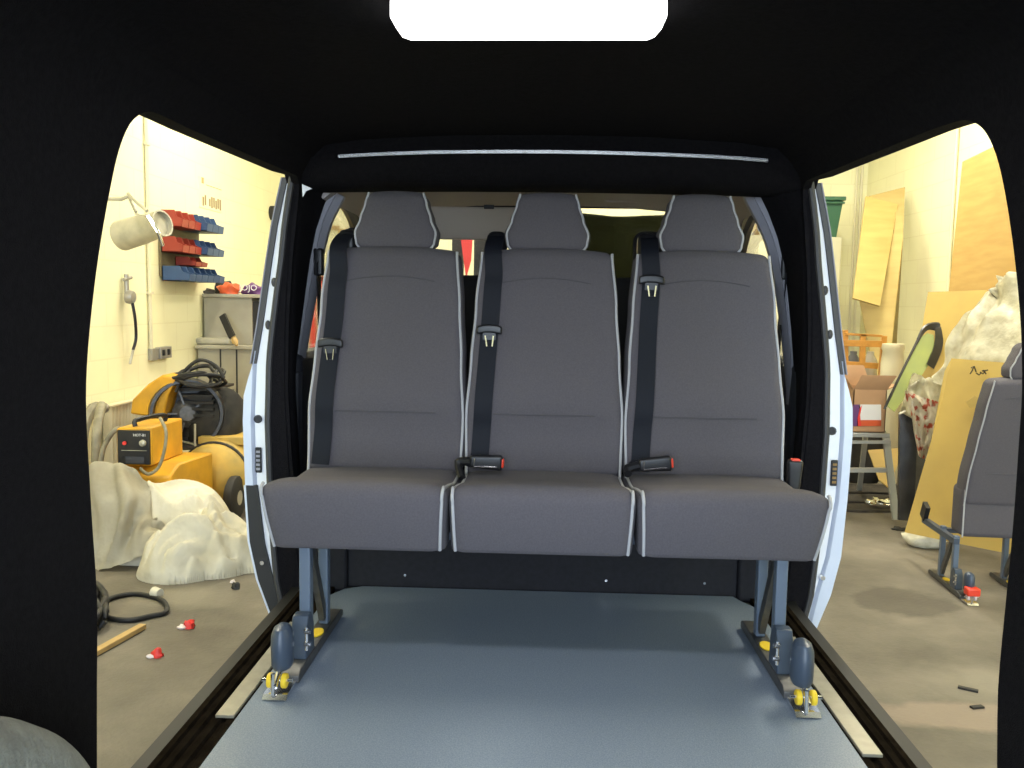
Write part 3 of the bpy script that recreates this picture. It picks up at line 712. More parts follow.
def buckle(c, ang, red_end=True, stalk=None, side=1):
    r = rot('Y', ang)
    bm = new(); soft_box(bm, (.045, .012, .019), .008, (4, 1, 2), lambda x, y, z: c+r@V((x, y, z*(1+.15*x/.045)))); b = obj('buckle', bm, 'blackp', bench, label='black belt buckle')
    bm = new(); soft_box(bm, (.005, .009, .013), .004, (1, 1, 1), lambda x, y, z: c+r@V((x+.044, y, z))); obj('release_button', bm, 'redp', b)
    bm = new(); 
    if ang > -60: tube(bm, [c+r@V((-.03, -.012, .010)), c+r@V((-.032, -.013, -.012)), c+r@V((.030, -.013, -.010))], .0022, 6); obj('buckle_trim', bm, 'chrome', b)
    else: bm.free()
    if stalk:
        bm = new(); tube(bm, smooth([stalk]+[c+r@V((-.075, .008, -.01)), c+r@V((-.04, .0, 0))], 5), [.011]*5+[.013]*5+[.013], 8); obj('buckle_stalk', bm, 'blackp', bench)
buckle(at(486, 462, 2.335), 3, stalk=at(462, 478, 2.31))
buckle(at(655, 464, 2.335), -5, stalk=at(628, 474, 2.32))
buckle(at(794, 476, 2.40), -88)
bm = new()
for (x, y) in ((471, 462), (636, 465)):
    c = at(x, y, 2.345); sphere(bm, c, .020, 8, (1.1, .7, .7))
obj('belt_anchor', bm, 'belt', bench)

# ================================================================== SPARE SEAT, right of the van
class _P: pass
spare = thing('spare_seat', 'grey piped seat with headrest standing on the garage floor against the right boards', 'seat', (0, 0, 0))
make_seat(spare, 0, cush=False, flip=True)
bm = new(); soft_box(bm, (.222, .10, .13), .03, (8, 3, 4), lambda x, y, z: V((x*1.01+.055, 2.105+(y+.10)*.72, .42+z))); lc = obj('back_cover', bm, 'cloth', spare, sharp=80, label='lower part of the grey cover')
for sg in (-1,):
    bm = new(); tube(bm, [(sg*.214+.055, 2.108, .29+.25*i/8) for i in range(9)], .0042, 8); obj('piping', bm, 'piping', lc)
for x in (-.18, .14): leg_frame(spare, x, 1, red=(x < 0), dy=0)
bm = new(); box(bm, (-.20, 2.30, .262), (.30, 2.335, .284)); box(bm, (-.205, 2.09, .255), (-.178, 2.55, .285)); obj('seat_frame', bm, 'steelbluedk', spare)
bm = new(); c = V((-.20, 2.52, .34)); box(bm, c-V((.012, .03, .06)), c+V((.012, .03, .03)), rot('X', 25)); obj('buckle', bm, 'blackp', spare)
pq = at(966, 601, 4.30)
spare.rotation_euler = (0, 0, math.radians(-4))
rp = Matrix.Rotation(math.radians(-4), 3, 'Z') @ V((-.15, 1.94, 0))
spare.location = V((pq.x-rp.x+.03, 4.28-rp.y, GZ))

# ================================================================== LEFT SIDE OF GARAGE
def wl(px, py, off=0.0):
    d = R3 @ V(((px-512)/F, -(py-384)/F, -1)); t = (WL+off)/d.x
    return V((0, 0, CAMZ))+d*t
def gfl(px, py, h=0.0):
    d = R3 @ V(((px-512)/F, -(py-384)/F, -1)); t = (GZ+h-CAMZ)/d.z
    return V((0, 0, CAMZ))+d*t
# conduit with double socket
t_ = thing('power_socket', 'metal double power socket on the cream wall at the foot of a white conduit', 'socket', wl(159, 355))
a = wl(153, 354, .03); bm = new()
box(bm, (WL, a.y-.02, a.z-.05), (WL+.035, a.y+.09, a.z+.04)); bx_ = obj('back_box', bm, 'socket', t_, bevel=.004)
bm = new()
for k in range(2): box(bm, (WL+.035, a.y+.10+k*.10, a.z-.04), (WL+.045, a.y+.18+k*.10, a.z+.04))
bm.free()
bm = new(); box(bm, (WL, a.y+.10, a.z-.045), (WL+.045, a.y+.30, a.z+.045)); pl = obj('face_plate', bm, 'socket', t_, bevel=.004)
for k in range(2):
    bm = new(); box(bm, (WL+.045, a.y+.13+k*.09, a.z-.02), (WL+.053, a.y+.165+k*.09, a.z+.025)); obj('switch', bm, 'blackp', pl)
bm = new(); b0 = wl(147, 100, .02); cyl(bm, (WL+.016, a.y+.0, a.z+.03), (WL+.016, a.y+.0, 3.2), .014, seg=12)
for z in (a.z+.45, a.z+1.0, 2.0): box(bm, (WL, a.y-.025, z), (WL+.036, a.y+.025, z+.02))
tag(obj('conduit', bm, 'creamp'), 'white vertical cable conduit running up the left cream wall', 'conduit')
# hanging metal jug
bm = new(); c = at(142, 226, 5.5); ax = (at(160, 226, 5.35)-at(123, 232, 5.65)); ax.normalize()
t_ = thing('metal_jug', 'dented silver metal jug hanging on the cream wall left of the parts bins', 'jug', at(140, 245, 5.6))
p0 = at(121, 236, 5.58); p1 = at(163, 223, 5.46); L = (p1-p0).length
lathe(bm, p0, p1-p0, [(0, 0), (.080, 0), (.098, .01), (.093, L*.5), (.080, L-.01), (.085, L), (.074, L), (.072, L-.03), (0, L-.04)], 28)
obj('body', bm, 'galv', t_)
bm = new(); tube(bm, smooth([at(136, 212, 5.45), at(128, 194, 5.5), at(134, 200, 5.4), at(147, 211, 5.33)], 5), .010, 8); obj('handle', bm, 'galv', t_)
bm = new(); tube(bm, [at(136, 214, 5.4), at(148, 216, 5.22), at(158, 232, 5.2), at(163, 246, 5.25)], .012, 8, sy=.4); obj('strap', bm, 'chrome', t_)
bm = new(); a = at(129, 196, 5.5); tube(bm, [V((WL, a.y, a.z-.02)), a+V((-.05, 0, -.02)), a], .012, 8); cyl(bm, (WL, a.y, a.z-.02), (WL+.015, a.y, a.z-.02), .05); obj('wall_hook', bm, 'galv', t_)
# parts bins: rows on a wall panel
bp = wl(160, 240); bp2 = wl(206, 240)
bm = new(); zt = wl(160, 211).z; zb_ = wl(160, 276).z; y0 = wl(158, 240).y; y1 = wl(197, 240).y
box(bm, (WL, y0, zb_), (WL+.02, y1, zt)); tag(obj('louvre_panel', bm, 'binshadow', bevel=.003), 'louvred panel toned in olive shade on the left wall holding the red and blue bins', 'panel')
def bin_bm(y, z, w, dep, h):
    bm = new(); X = WL+.022; t = .006
    side = [(0, 0), (dep*.96, 0), (dep, h*.45), (dep*.72, h*.62), (dep*.62, h), (0, h)]
    for yy in (y, y+w-t): prism(bm, side, lambda u, v, tt: V((X+u, yy+tt, z+v)), 0, t)
    box(bm, (X, y, z), (X+dep*.97, y+w, z+t)); box(bm, (X, y, z), (X+t, y+w, z+h))
    prism(bm, [(dep*.955, 0), (dep*.97, 0), (dep*1.01, h*.46), (dep*.99, h*.46)], lambda u, v, tt: V((X+u, y+tt, z+v)), 0, w)
    return bm
rows = [(213, .13, ['bin_red']*3+['bin_blue']*3, 'top'), (238, .12, ['bin_red']*3+['bin_blue']*3, 'middle'), (253, .075, [None, None, 'bin_red', 'bin_red'], 'fourth'), (266, .115, ['bin_blue']*6, 'bottom')]
nth = ['nearest', 'second', 'third', 'fourth', 'fifth', 'furthest']
for (py, h, cols, rn) in rows:
    zc = wl(172, py+8).z-h*.5; n = len(cols); wy_ = (y1-y0-.02)/6
    for k, cname in enumerate(cols):
        if cname is None: continue
        o = obj('storage_bin', bin_bm(y0+.01+k*wy_, zc, wy_-.008, .22 if cname == 'bin_blue' else .17, h), cname)
        rowname = {'top': 'top', 'middle': 'second', 'fourth': 'short third', 'bottom': 'bottom'}[rn]
        tag(o, '%s %s plastic bin from the viewer, %s row on the left wall' % (nth[k], 'red' if cname == 'bin_red' else 'blue', rowname), 'storage bin', 'plastic parts bins on the left wall')
# bottle-shaped hose drop: regulator and hose
t_ = thing('air_regulator', 'dark air line regulator with a short hanging hose on the cream wall', 'regulator', wl(131, 295, .06))
bm = new(); c = wl(131, 297, .06); lathe(bm, c+V((-.03, 0, 0)), (1, 0, 0), [(0, 0), (.045, 0), (.05, .02), (.04, .05), (0, .055)]); rg = obj('gauge', bm, 'socket', t_)
bm = new(); cyl(bm, c+V((-.03, 0, .03)), c+V((-.03, 0, .16)), .016); cyl(bm, c+V((-.03, -.04, .12)), c+V((-.03, .07, .14)), .012); obj('valve', bm, 'socket', t_)
bm = new(); tube(bm, smooth([c+V((0, .01, -.02)), wl(135, 318, .07), wl(136, 338, .06), wl(133, 350, .05)], 6), .011, 8); hs = obj('hose', bm, 'blackp', t_)
bm = new(); tube(bm, [wl(133, 350, .05), wl(130, 364, .04)], .010, 8); obj('nozzle', bm, 'galv', hs)
# wall poster marks and dark fitting
t_ = thing('wall_notice', 'faded paper notice with brown picture strip high on the left wall', 'notice', wl(210, 209, .004))
pa, pb = wl(199, 177, .004), wl(222, 210, .004)
bm = new(); box(bm, (WL, pa.y, wl(210, 210).z), (WL+.004, pb.y, wl(199, 176).z)); obj('sheet', bm, 'paper', t_)
ink_y0, ink_y1 = wl(202, 200).y, wl(221, 200).y
bm = new(); zA, zB = wl(211, 208).z, wl(211, 197).z; n = 9
for k in range(n):
    ya = ink_y0+(ink_y1-ink_y0)*k/n
    if k in (2,): continue
    box(bm, (WL+.004, ya, zA+(.01 if k % 2 else 0)), (WL+.006, ya+(ink_y1-ink_y0)/n*.62, zB-(.02 if k % 3 == 0 else 0)))
obj('picture_strip', bm, 'ink', t_)
bm = new(); ya = wl(201, 180).y; box(bm, (WL+.004, ya, wl(201, 183).z), (WL+.006, ya+.05, wl(201, 177).z)); box(bm, (WL+.004, ya+.1, wl(211, 187).z), (WL+.006, ink_y1, wl(211, 186.3).z)); obj('faint_line', bm, 'wood', t_)
bm = new(); c = wl(273.5, 213, .03); lathe(bm, (WL, c.y, c.z), (1, 0, 0), [(0, 0), (.075, 0), (.075, .04), (.05, .06), (0, .065)]); tag(obj('wall_vent', bm, 'dark'), 'small dark oval fitting high on the left wall by the van pillar', 'fitting')
# cabinets against the wall
YC = 7.4
q = lambda px, py, Y=YC: at(px, py, Y)
x0 = WL+.02; zt1 = q(200, 297).z
t_ = thing('metal_cupboard', 'old grey metal cupboard with a dark gap, parcels lying on its top', 'cupboard', (-2.5, 7.6, GZ))
zm = q(230, 345).z
bm = new(); box(bm, (x0, YC+.10, zm), (q(248, 300).x, YC+.55, zt1)); obj('body', bm, 'cabgrey', t_, bevel=.006)
bm = new(); box(bm, (q(247, 300).x, YC+.12, zm), (q(290, 300).x, YC+.55, zt1-.03)); obj('open_side', bm, 'dark', t_)
bm = new(); box(bm, (x0, YC+.06, zt1), (q(292, 300).x, YC+.58, zt1+.03)); obj('top', bm, 'cabgrey', t_, bevel=.004)
t_ = thing('workbench', 'grey boxed workbench below the old cupboard in the left corner', 'workbench', (-2.5, 7.3, GZ))
bm = new(); box(bm, (x0, YC-.05, GZ), (q(292, 345).x, YC+.6, zm-.03)); obj('body', bm, 'cabgrey', t_, bevel=.006)
bm = new(); box(bm, (x0, YC-.10, zm-.03), (q(292, 345).x, YC+.6, zm)); obj('worktop', bm, 'cabgrey', t_, bevel=.004)
bm = new()
for px in (222, 238): box(bm, (q(px, 350).x, YC-.056, zm-.6), (q(px, 350).x+.012, YC-.049, zm-.035))
obj('door_gap', bm, 'dark', t_)
bm = new(); soft_box(bm, (.17, .08, .03), .02, (4, 2, 2), lambda x, y, z: V((q(213, 339, YC+.05).x+x, YC+.05+y, zm+.031+z))); tag(obj('tray', bm, 'galv'), 'low grey metal tray lying on the workbench', 'tray')
# brush on the bench
t_ = thing('wire_brush', 'dark bristled brush with pale handle leaning on the old grey cupboard', 'brush', q(234, 335, YC-.02))
bm = new(); a, b = q(223, 315, YC-.02), q(233, 337, YC-.12); ax = (b-a).normalized(); s_ = V((ax.z, 0, -ax.x))
panel(bm, [a-s_*.03, a+s_*.03, b+s_*.03, b-s_*.03], .035, back=(0, -1, 0)); obj('bristles', bm, 'dark', t_)
bm = new(); tube(bm, [b, b+ax*.05, b+ax*.09], [.02, .028, .012], 8); obj('handle', bm, 'wood', t_)
# parcels on the cupboard
zc = zt1+.03
def lump(bm, c, s, seed, n=10, amp=.25):
    g = bmesh.ops.create_uvsphere(bm, u_segments=n*2, v_segments=n, radius=1)
    for v in g['verts']:
        p = v.co.copy(); k = 1+amp*noise.noise(p*1.6+V((seed, seed*1.7, 0)))*2
        if p.z < -.55: p.z = -.55
        v.co = V((c[0]+p.x*s[0]*k, c[1]+p.y*s[1]*k, c[2]+(p.z+.55)*s[2]*k))
for nm, px, py, s, mm, lb, ct in (('bag', 205, 296, (.09, .10, .03), 'dark', 'flat black bag on the left end of the old cupboard', 'bag'),
                                ('parcel', 229, 292, (.105, .10, .065), 'orange', 'crumpled orange-red parcel on the old cupboard', 'parcel'),
                                ('crisp_packet', 253, 290, (.10, .10, .06), 'purple', 'purple packet with white lettering on the old cupboard', 'packet')):
    bm = new(); c = q(px, py, YC+.25); lump(bm, (c.x, c.y, zc-.002), s, px*.1); o = obj(nm, bm, mm, sharp=70); tag(o, lb, ct)
    if nm == 'crisp_packet':
        tb = text_bm('JOJO', .075, Matrix.Translation((c.x, YC+.245-.12, zc+.055)) @ Matrix.Rotation(PI/2, 4, 'X')); obj('lettering', tb, 'label_white', o)
bm = new(); c = q(217, 288, YC+.45); lump(bm, (c.x, YC+.48, zc), (.11, .07, .085), 3); tag(obj('bag', bm, 'dark', sharp=70), 'dark rumpled bag behind the orange parcel', 'bag')
# radiator
t_ = thing('radiator', 'cream panel radiator low on the left wall behind the welder', 'radiator', wl(118, 450, .05))
ya, yb = wl(100, 420).y, wl(150, 420).y; za = GZ+.15; zb2 = wl(125, 404, .08).z
bm = new(); n = 16
pr = [];
for k in range(n): 
    y = ya+(yb-ya)*k/n; w = (yb-ya)/n
    pr += [(y+.0*w, .06), (y+.3*w, .075), (y+.6*w, .075), (y+.75*w, .058)]
prism(bm, [(ya, .02)]+pr+[(yb, .02)], lambda u, v, t: V((WL+v, u, t)), za, zb2); obj('panel', bm, 'rad', t_)
bm = new(); box(bm, (WL+.02, ya, zb2), (WL+.085, yb, zb2+.012)); obj('top_grille', bm, 'rad', t_)
bm = new(); c = wl(101, 408, .06); tube(bm, smooth([c+V((0, -.25, -.8)), c+V((0, -.25, -.2)), c+V((0, -.12, .0)), c], 5), .035, 8); obj('valve_pipe', bm, 'grime', t_)
bm = new(); sphere(bm, c+V((.02, 0, 0)), .035, 6); obj('valve', bm, 'socket', t_)

# compressor
cm = thing('air_compressor', 'large yellow air compressor with horizontal tank, black pump and wheel', 'compressor', (-2.2, 6.0, GZ))
TX, TY0, TY1, TR = -2.19, 5.62, 7.2, .235; tz = at(205, 478, 5.62).z
bm = new(); lathe(bm, (TX, TY0, tz), (0, 1, 0), [(0, -.10), (.08, -.09), (.15, -.065), (.205, -.025), (TR, .03), (TR, TY1-TY0), (.15, TY1-TY0+.07), (0, TY1-TY0+.09)], 36); tk = obj('tank', bm, 'dustyel', cm)
bm = new(); lathe(bm, (TX, TY0+.02, tz), (0, 1, 0), [(TR+.004, 0), (TR+.008, .005), (TR+.008, .02), (TR+.004, .025)], 36); obj('weld_band', bm, 'dark', tk)
for (xx, yy, tw) in ((-2.02, 5.55, 0), (-2.36, 5.62, 1), (-2.02, 7.0, 0)):
    c = V((xx, yy, GZ+.145)); bm = new(); lathe(bm, c-V((.035, 0, 0)), (1, 0, 0), [(.06, 0), (.12, 0), (.142, .012), (.145, .035), (.142, .058), (.12, .07), (.06, .07)], 28)
    w_ = obj('wheel', bm, 'rubber', cm); bm = new(); lathe(bm, c-V((.038, 0, 0)), (1, 0, 0), [(0, 0), (.065, .004), (.065, .072), (0, .076)], 20); obj('hub', bm, 'galv', w_)
bm = new(); cyl(bm, (-2.4, 5.58, GZ+.145), (-2.0, 5.58, GZ+.145), .016); box(bm, (-2.30, 5.56, GZ+.14), (-2.08, 5.66, tz-.15)); obj('axle', bm, 'dark', cm)
zt2 = tz+TR
bm = new(); box(bm, (-2.34, 5.75, zt2-.03), (-2.02, 6.7, zt2+.02)); obj('deck', bm, 'dustyel', cm, bevel=.004)
bm = new(); g0 = at(168, 410, 5.78); g1 = at(196, 412, 5.78)
c = at(187, 414, 5.78); ax = V((.35, -.93, .05)).normalized()
lathe(bm, c-ax*.12, ax, [(.23, 0), (.245, 0), (.25, .10), (.235, .16), (.215, .16), (.20, .08), (.20, 0)], 30); obj('fan_guard', bm, 'panelblack', cm, label='black ring-shaped fan guard')
bm = new(); lathe(bm, c-ax*.12, ax, [(0, 0), (.10, 0), (.10, .05), (.05, .09), (0, .09)], 20)
for k in range(5):
    a_ = 2*PI*k/5; u_, v_ = frame(ax); d_ = u_*math.cos(a_)+v_*math.sin(a_)
    ribbon(bm, [c-ax*.06+d_*.03, c-ax*.06+d_*.20], ax, .035, .012)
obj('flywheel', bm, 'steelmid', cm)
bm = new()     # belt guard
pg = [(130, 414), (132, 400), (148, 384), (162, 375), (176, 378), (168, 395), (163, 418), (160, 418)]
prism(bm, pg, lambda u, v, t: at(u, v, 5.72)+V((0, t, 0)), 0, .28); obj('belt_guard', bm, 'cyel', cm, bevel=.012, label='yellow sheet-metal belt guard')
bm = new(); box(bm, (at(185, 420, 5.9).x, 5.85, zt2), (at(215, 420, 5.9).x, 6.2, at(200, 395, 5.9).z))
for k in range(6): zz = zt2+.10+k*.045; box(bm, (at(182, 420, 5.9).x, 5.82, zz), (at(218, 420, 5.9).x, 6.22, zz+.018))
obj('pump', bm, 'dark', cm)
bm = new(); lump(bm, at(216, 446, 6.0)-V((0, 0, .0)), (.21, .2, .27), 4.2, 16, .07); obj('fabric_cover', bm, 'mesh', cm, sharp=80, label='dusty black fabric cover')
bm = new(); ribbon(bm, [at(197, 460, 5.7), at(196, 445, 5.75), at(178, 440, 5.8)], (0, 1, 0), .02, .008); tube(bm, [at(195, 424, 5.72), at(195, 446, 5.72)], .008); obj('bracket', bm, 'galv', cm)
# coiled cable thrown over the top
bm = new(); pts = []
for k in range(60):
    a_ = k*.55; r_ = .11+.035*math.sin(k*1.3); pts.append(at(196, 381, 5.85)+V((r_*1.4*math.cos(a_), .14*math.sin(a_), .02+.08*math.sin(a_*.51+1)*math.sin(a_))))
tube(bm, smooth(pts, 3), .013, 6); tag(obj('cable', bm, 'rubber', sharp=80), 'tangled black cable coiled on top of the compressor pump', 'cable')
bm = new(); pts = [at(x, y, 5.75) for x, y in ((176, 392), (184, 372), (200, 360), (216, 366), (224, 378))]; tube(bm, smooth(pts, 6), .012, 8); tag(obj('hose', bm, 'rubber', sharp=80), 'single black hose arching over the compressor pump', 'hose')
# machine box in front and welder on it
t_ = thing('generator_box', 'yellow sheet-metal machine housing on the floor under the small welder', 'machine', (-2.4, 5.2, GZ))
bm = new(); zt3 = at(170, 462, 5.1).z
pts_ = [at(152, 486, 5.05), at(160, 466, 5.05), at(190, 458, 5.35), at(192, 522, 5.35)]
xa, xb = at(118, 480, 5.0).x, at(188, 480, 5.2).x
prism(bm, [(4.95, GZ+.03), (5.45, GZ+.03), (5.45, zt3), (5.05, zt3), (4.95, zt3-.06)], lambda u, v, t: V((t+(u-4.95)*.12, u, v)), xa, xb); hb = obj('housing', bm, 'cyel', t_, bevel=.01)
bm = new(); box(bm, (xa+.2, 4.94, GZ+.12), (xb-.02, 4.952, zt3-.18)); bm.free()
bm = new(); c = at(160, 493, 4.94); box(bm, c-V((.02, .008, .03)), c+V((.03, .004, .02))); obj('vent_slot', bm, 'dark', hb)
bm = new()
for x in (xa+.05, xb-.05): cyl(bm, (x, 5.0, GZ), (x, 5.0, GZ+.04), .03); cyl(bm, (x, 5.4, GZ), (x, 5.4, GZ+.04), .03)
obj('feet', bm, 'rubber', t_)
t_ = thing('welder', 'small yellow portable welder with black control panel standing on the yellow machine', 'welder', at(145, 470, 4.95))
z0 = zt3+.0; w0, w1 = at(119, 440, 4.95).x, at(151, 440, 4.95).x; zT = at(135, 427, 4.95).z
bm = new(); prism(bm, [(w0-.02, z0), (w1+.0, z0), (w1, zT), (w0-.02, zT-.01)], lambda u, v, t: V((u+(t-5.0)*.02, t, v)), 4.96, 5.38); bd = obj('housing', bm, 'cyel', t_, bevel=.012)
bm = new(); box(bm, (w0-.008, 4.945, z0+.01), (w1-.008, 4.962, zT-.02)); fp = obj('control_panel', bm, 'blackp', t_, bevel=.003, label='black control panel')
bm = new(); c = at(125, 443, 4.94); cyl(bm, c, c-V((0, .012, 0)), .011); obj('power_button', bm, 'litter', fp, label='red button')
bm = new(); c = at(143, 443, 4.94); lathe(bm, c, (0, -1, 0), [(0, 0), (.02, 0), (.018, .014), (.012, .018), (0, .018)], 16); obj('dial', bm, 'galv', fp, label='silver dial')
c = at(139.5, 435.3, 4.943); obj('panel_lettering', text_bm('HOT-81', .022, Matrix.Translation(c) @ Matrix.Rotation(PI/2, 4, 'X')), 'label_white', fp)
bm = new(); c = at(134, 450.5, 4.943); box(bm, c-V((.075, .002, .0015)), c+V((.075, 0, .0015))); obj('panel_line', bm, 'galv', fp)
bm = new(); c = at(135, 460, 4.943); box(bm, c-V((.055, .003, .02)), c+V((.055, 0, .02))); obj('louvre', bm, 'greyd', fp)
bm = new(); tube(bm, smooth([V(((w0+w1)/2-.01, 4.98, zT-.0)), V(((w0+w1)/2-.01, 5.0, zT+.035)), V(((w0+w1)/2+.06, 5.2, zT+.04)), V(((w0+w1)/2+.06, 5.22, zT))], 5), .014, 8); obj('handle', bm, 'blackp', t_)
bm = new(); tube(bm, smooth([at(160, 418, 5.0), at(166, 432, 4.93), at(164, 452, 4.93), at(158, 468, 4.93), at(148, 474, 4.92), at(140, 468, 4.92)], 6), .010, 8); tag(obj('welding_lead', bm, 'grime', sharp=80), 'dark lead looping down the side of the small welder', 'lead')
bm = new(); tube(bm, smooth([at(100, 472, 5.1), at(103, 450, 5.1), at(112, 433, 5.1), at(120, 428, 5.12)], 6), .016, 8)
tube(bm, smooth([at(96, 470, 5.3), at(97, 430, 5.3), at(102, 405, 5.5)], 6), .03, 8); tag(obj('pipe_bundle', bm, 'grime', sharp=80), 'grimy pipes beside the radiator left of the welder', 'pipes')

# white dust sheet heap
def cloth_patch(bm, corners, nu, nv, fold, thick=.004, bulge=0, seed=0, fscale=(1, 1)):
    """draped sheet through a grid of control points with folds"""
    rows_ = [smooth(r, max(1, nu//(len(r)-1))) for r in corners]
    cols_ = [smooth([r[i] for r in rows_], max(1, nv//(len(rows_)-1))) for i in range(len(rows_[0]))]
    A, B = len(cols_), len(cols_[0]); vs = []
    for i in range(A):
        row = []
        for j in range(B):
            p = cols_[i][j]; tu = cols_[min(A-1, i+1)][j]-cols_[max(0, i-1)][j]; tv = cols_[i][min(B-1, j+1)]-cols_[i][max(0, j-1)]
            nn = tu.cross(tv); nn = nn.normalized() if nn.length > 1e-9 else V((0, -1, 0))
            if nn.y > 0: nn = -nn
            u, v = i/A, j/B
            wp = noise.noise(V((u*2+seed, v*1.5, seed)))
            f = math.sin(u*fscale[0]*22+wp*5+v*2)*.5+math.sin(v*fscale[1]*9+wp*7+u*5+seed)*.45+.5*noise.noise(V((u*fscale[0]*9, v*fscale[1]*5+seed, 2)))+1.1*(.6-abs(math.sin(u*fscale[0]*7+v*5+wp*4+seed)))
            row.append(bm.verts.new(p+nn*f*fold))
        vs.append(row)
    for i in range(A-1):
        for j in range(B-1): bm.faces.new((vs[i][j], vs[i+1][j], vs[i+1][j+1], vs[i][j+1]))
    g = bmesh.ops.solidify(bm, geom=bm.faces[:], thickness=thick)
t_ = thing('dust_sheet', 'crumpled white dust sheet heaped over the floor in front of the yellow machines', 'dust sheet', gfl(170, 580))
bm = new()
cloth_patch(bm, [[at(60, 478, 4.75), at(98, 464, 4.75), at(118, 462, 4.75), at(140, 472, 4.75), at(152, 492, 4.7)],
                 [at(60, 510, 4.6), at(98, 500, 4.6), at(125, 500, 4.55), at(146, 510, 4.6), at(160, 520, 4.65)],
                 [at(60, 545, 4.5), at(95, 545, 4.5), at(120, 540, 4.45), at(145, 530, 4.5), at(168, 530, 4.6)],
                 [at(60, 575, 4.45), at(95, 572, 4.43), at(115, 566, 4.4), at(140, 556, 4.42), at(170, 548, 4.55)]], 36, 30, .03, seed=3, fscale=(1.2, .6))
obj('hanging_fold', bm, 'sheet', t_, sharp=80)
def heap(bm, cx, cy, rx, ry, h, seed, rotd=0, n=56, m=22, amp=.16):
    ctr = bm.verts.new((cx, cy, GZ+h)); prev = None; first = None
    rings = []
    for j in range(1, m+1):
        t = j/m; ring = []
        for i in range(n):
            a = 2*PI*i/n
            rr = 1+.16*noise.noise(V((math.cos(a)*1.3+seed, math.sin(a)*1.3, seed)))*2
            x, y = rx*rr*t*math.cos(a), ry*rr*t*math.sin(a)
            c_, s_ = math.cos(math.radians(rotd)), math.sin(math.radians(rotd)); X, Y = cx+x*c_-y*s_, cy+x*s_+y*c_
            z = h*(1-t**1.8)
            wp = noise.noise(V((X*2.4+seed, Y*2.4, seed*2)))
            f = math.sin((X*.8+Y*.5)*17+wp*6+seed)*.6+math.sin((Y-X*.6)*24+wp*8)*.35+.6*noise.noise(V((X*8, Y*8, seed)))
            z += amp*h*f*min(1, (1-t)*4)*(.45+t*.7)
            ring.append(bm.verts.new((X, Y, GZ+max(.002+.004*(1-t), z))))
        rings.append(ring)
    for i in range(n): bm.faces.new((ctr, rings[0][i], rings[0][(i+1) % n]))
    for a, b in zip(rings, rings[1:]):
        for i in range(n): bm.faces.new((a[i], b[i], b[(i+1) % n], a[(i+1) % n]))
    bm.faces.new(rings[-1][::-1])
bm = new()
blobs = [(168, 582, .17, .15, .26, .14), (196, 578, .20, .17, .27, .17), (180, 560, .2, .2, .36, .22), (222, 574, .2, .13, .20, .15), (243, 572, .16, .12, .15, .14), (130, 566, .25, .2, .34, .25)]
bl = [(gfl(px, py), rx, ry, h, off) for px, py, rx, ry, h, off in blobs]
def hz(X, Y):
    tot = 0
    for p, rx, ry, h, off in bl:
        d = ((X-p.x)/rx)**2+((Y-p.y-off)/ry)**2
        if d < 1.6: tot += (h*max(0, 1-d/1.6)**.75)**3
    z = tot**(1/3)
    if z <= 0: return -1
    wp = noise.noise(V((X*2.2, Y*2.2, 3)))
    f = math.sin((X*.55+Y*.8)*19+wp*9)*.5+math.sin((X*.9-Y*.5)*23+wp*11+1)*.4+.5*noise.noise(V((X*9, Y*9, 1)))
    r1 = 1-abs(math.sin((X*.55+Y*.85)*9+wp*7)); r2 = 1-abs(math.sin((X*.95-Y*.35)*8+wp*9+1.3)); r3 = 1-abs(math.sin((X*.2+Y)*17+wp*14))
    return z+min(1, z/.12)*(.055*r1**1.5+.045*r2**1.5+.018*r3-.035+.012*f)
def onheap(px, py):
    d = R3 @ V(((px-512)/F, -(py-384)/F, -1)); d = d/d.y; Y = 4.1
    while Y < 5.3:
        p = V((0, 0, CAMZ))+d*Y
        if p.z < GZ+.006+max(0, hz(p.x, p.y)): break
        Y += .004
    return p
folds = [([(150, 588), (152, 566), (160, 546), (174, 532), (190, 527), (203, 534), (212, 546)], .034), ([(168, 590), (166, 578), (174, 562), (188, 551), (202, 549), (214, 553)], .026),
         ([(186, 586), (192, 577), (202, 568), (220, 562)], .022), ([(206, 562), (214, 550), (226, 543), (238, 546), (250, 556)], .028), ([(204, 578), (218, 572), (234, 568), (250, 570)], .018),
         ([(158, 560), (170, 545), (186, 538), (204, 544)], .020), ([(160, 505), (176, 512), (196, 510), (216, 520), (236, 538)], .030), ([(168, 520), (184, 518), (204, 524), (222, 538)], .022), ([(220, 553), (232, 552), (246, 562)], .016)]
FP = [([(p.x, p.y) for p in smooth([onheap(x, y) for x, y in pth], 5)], r_) for pth, r_ in folds]
def hz2(X, Y):
    z = hz(X, Y)
    if z <= 0: return z
    add = 0; sub = 0
    for pp, r_ in FP:
        dm = 9; km = 0
        for k_, (x, y) in enumerate(pp):
            dd = (x-X)**2+((y-Y)*.8)**2
            if dd < dm: dm = dd; km = k_
        dm = math.sqrt(dm)/r_; e_ = math.sin(PI*(km+.5)/len(pp))**.7
        add = max(add, r_*1.7*e_*max(0, 1-dm/.95)**.75)
        if 1.0 < dm < 2.2: sub = max(sub, r_*.8*e_*math.sin(PI*(dm-1)/1.2))
    return max(.004, z+min(1, z/.06)*(add-(sub if add < .004 else 0)))
x0_, x1_, y0_, y1_ = -2.75, -1.35, 4.1, 5.25; N = 180; gd = {}
for i in range(N+1):
    for j in range(N+1):
        X = x0_+(x1_-x0_)*i/N; Y = y0_+(y1_-y0_)*j/N; z = hz2(X, Y)
        if z > 0: gd[i, j] = bm.verts.new((X, Y, GZ+.006+z))
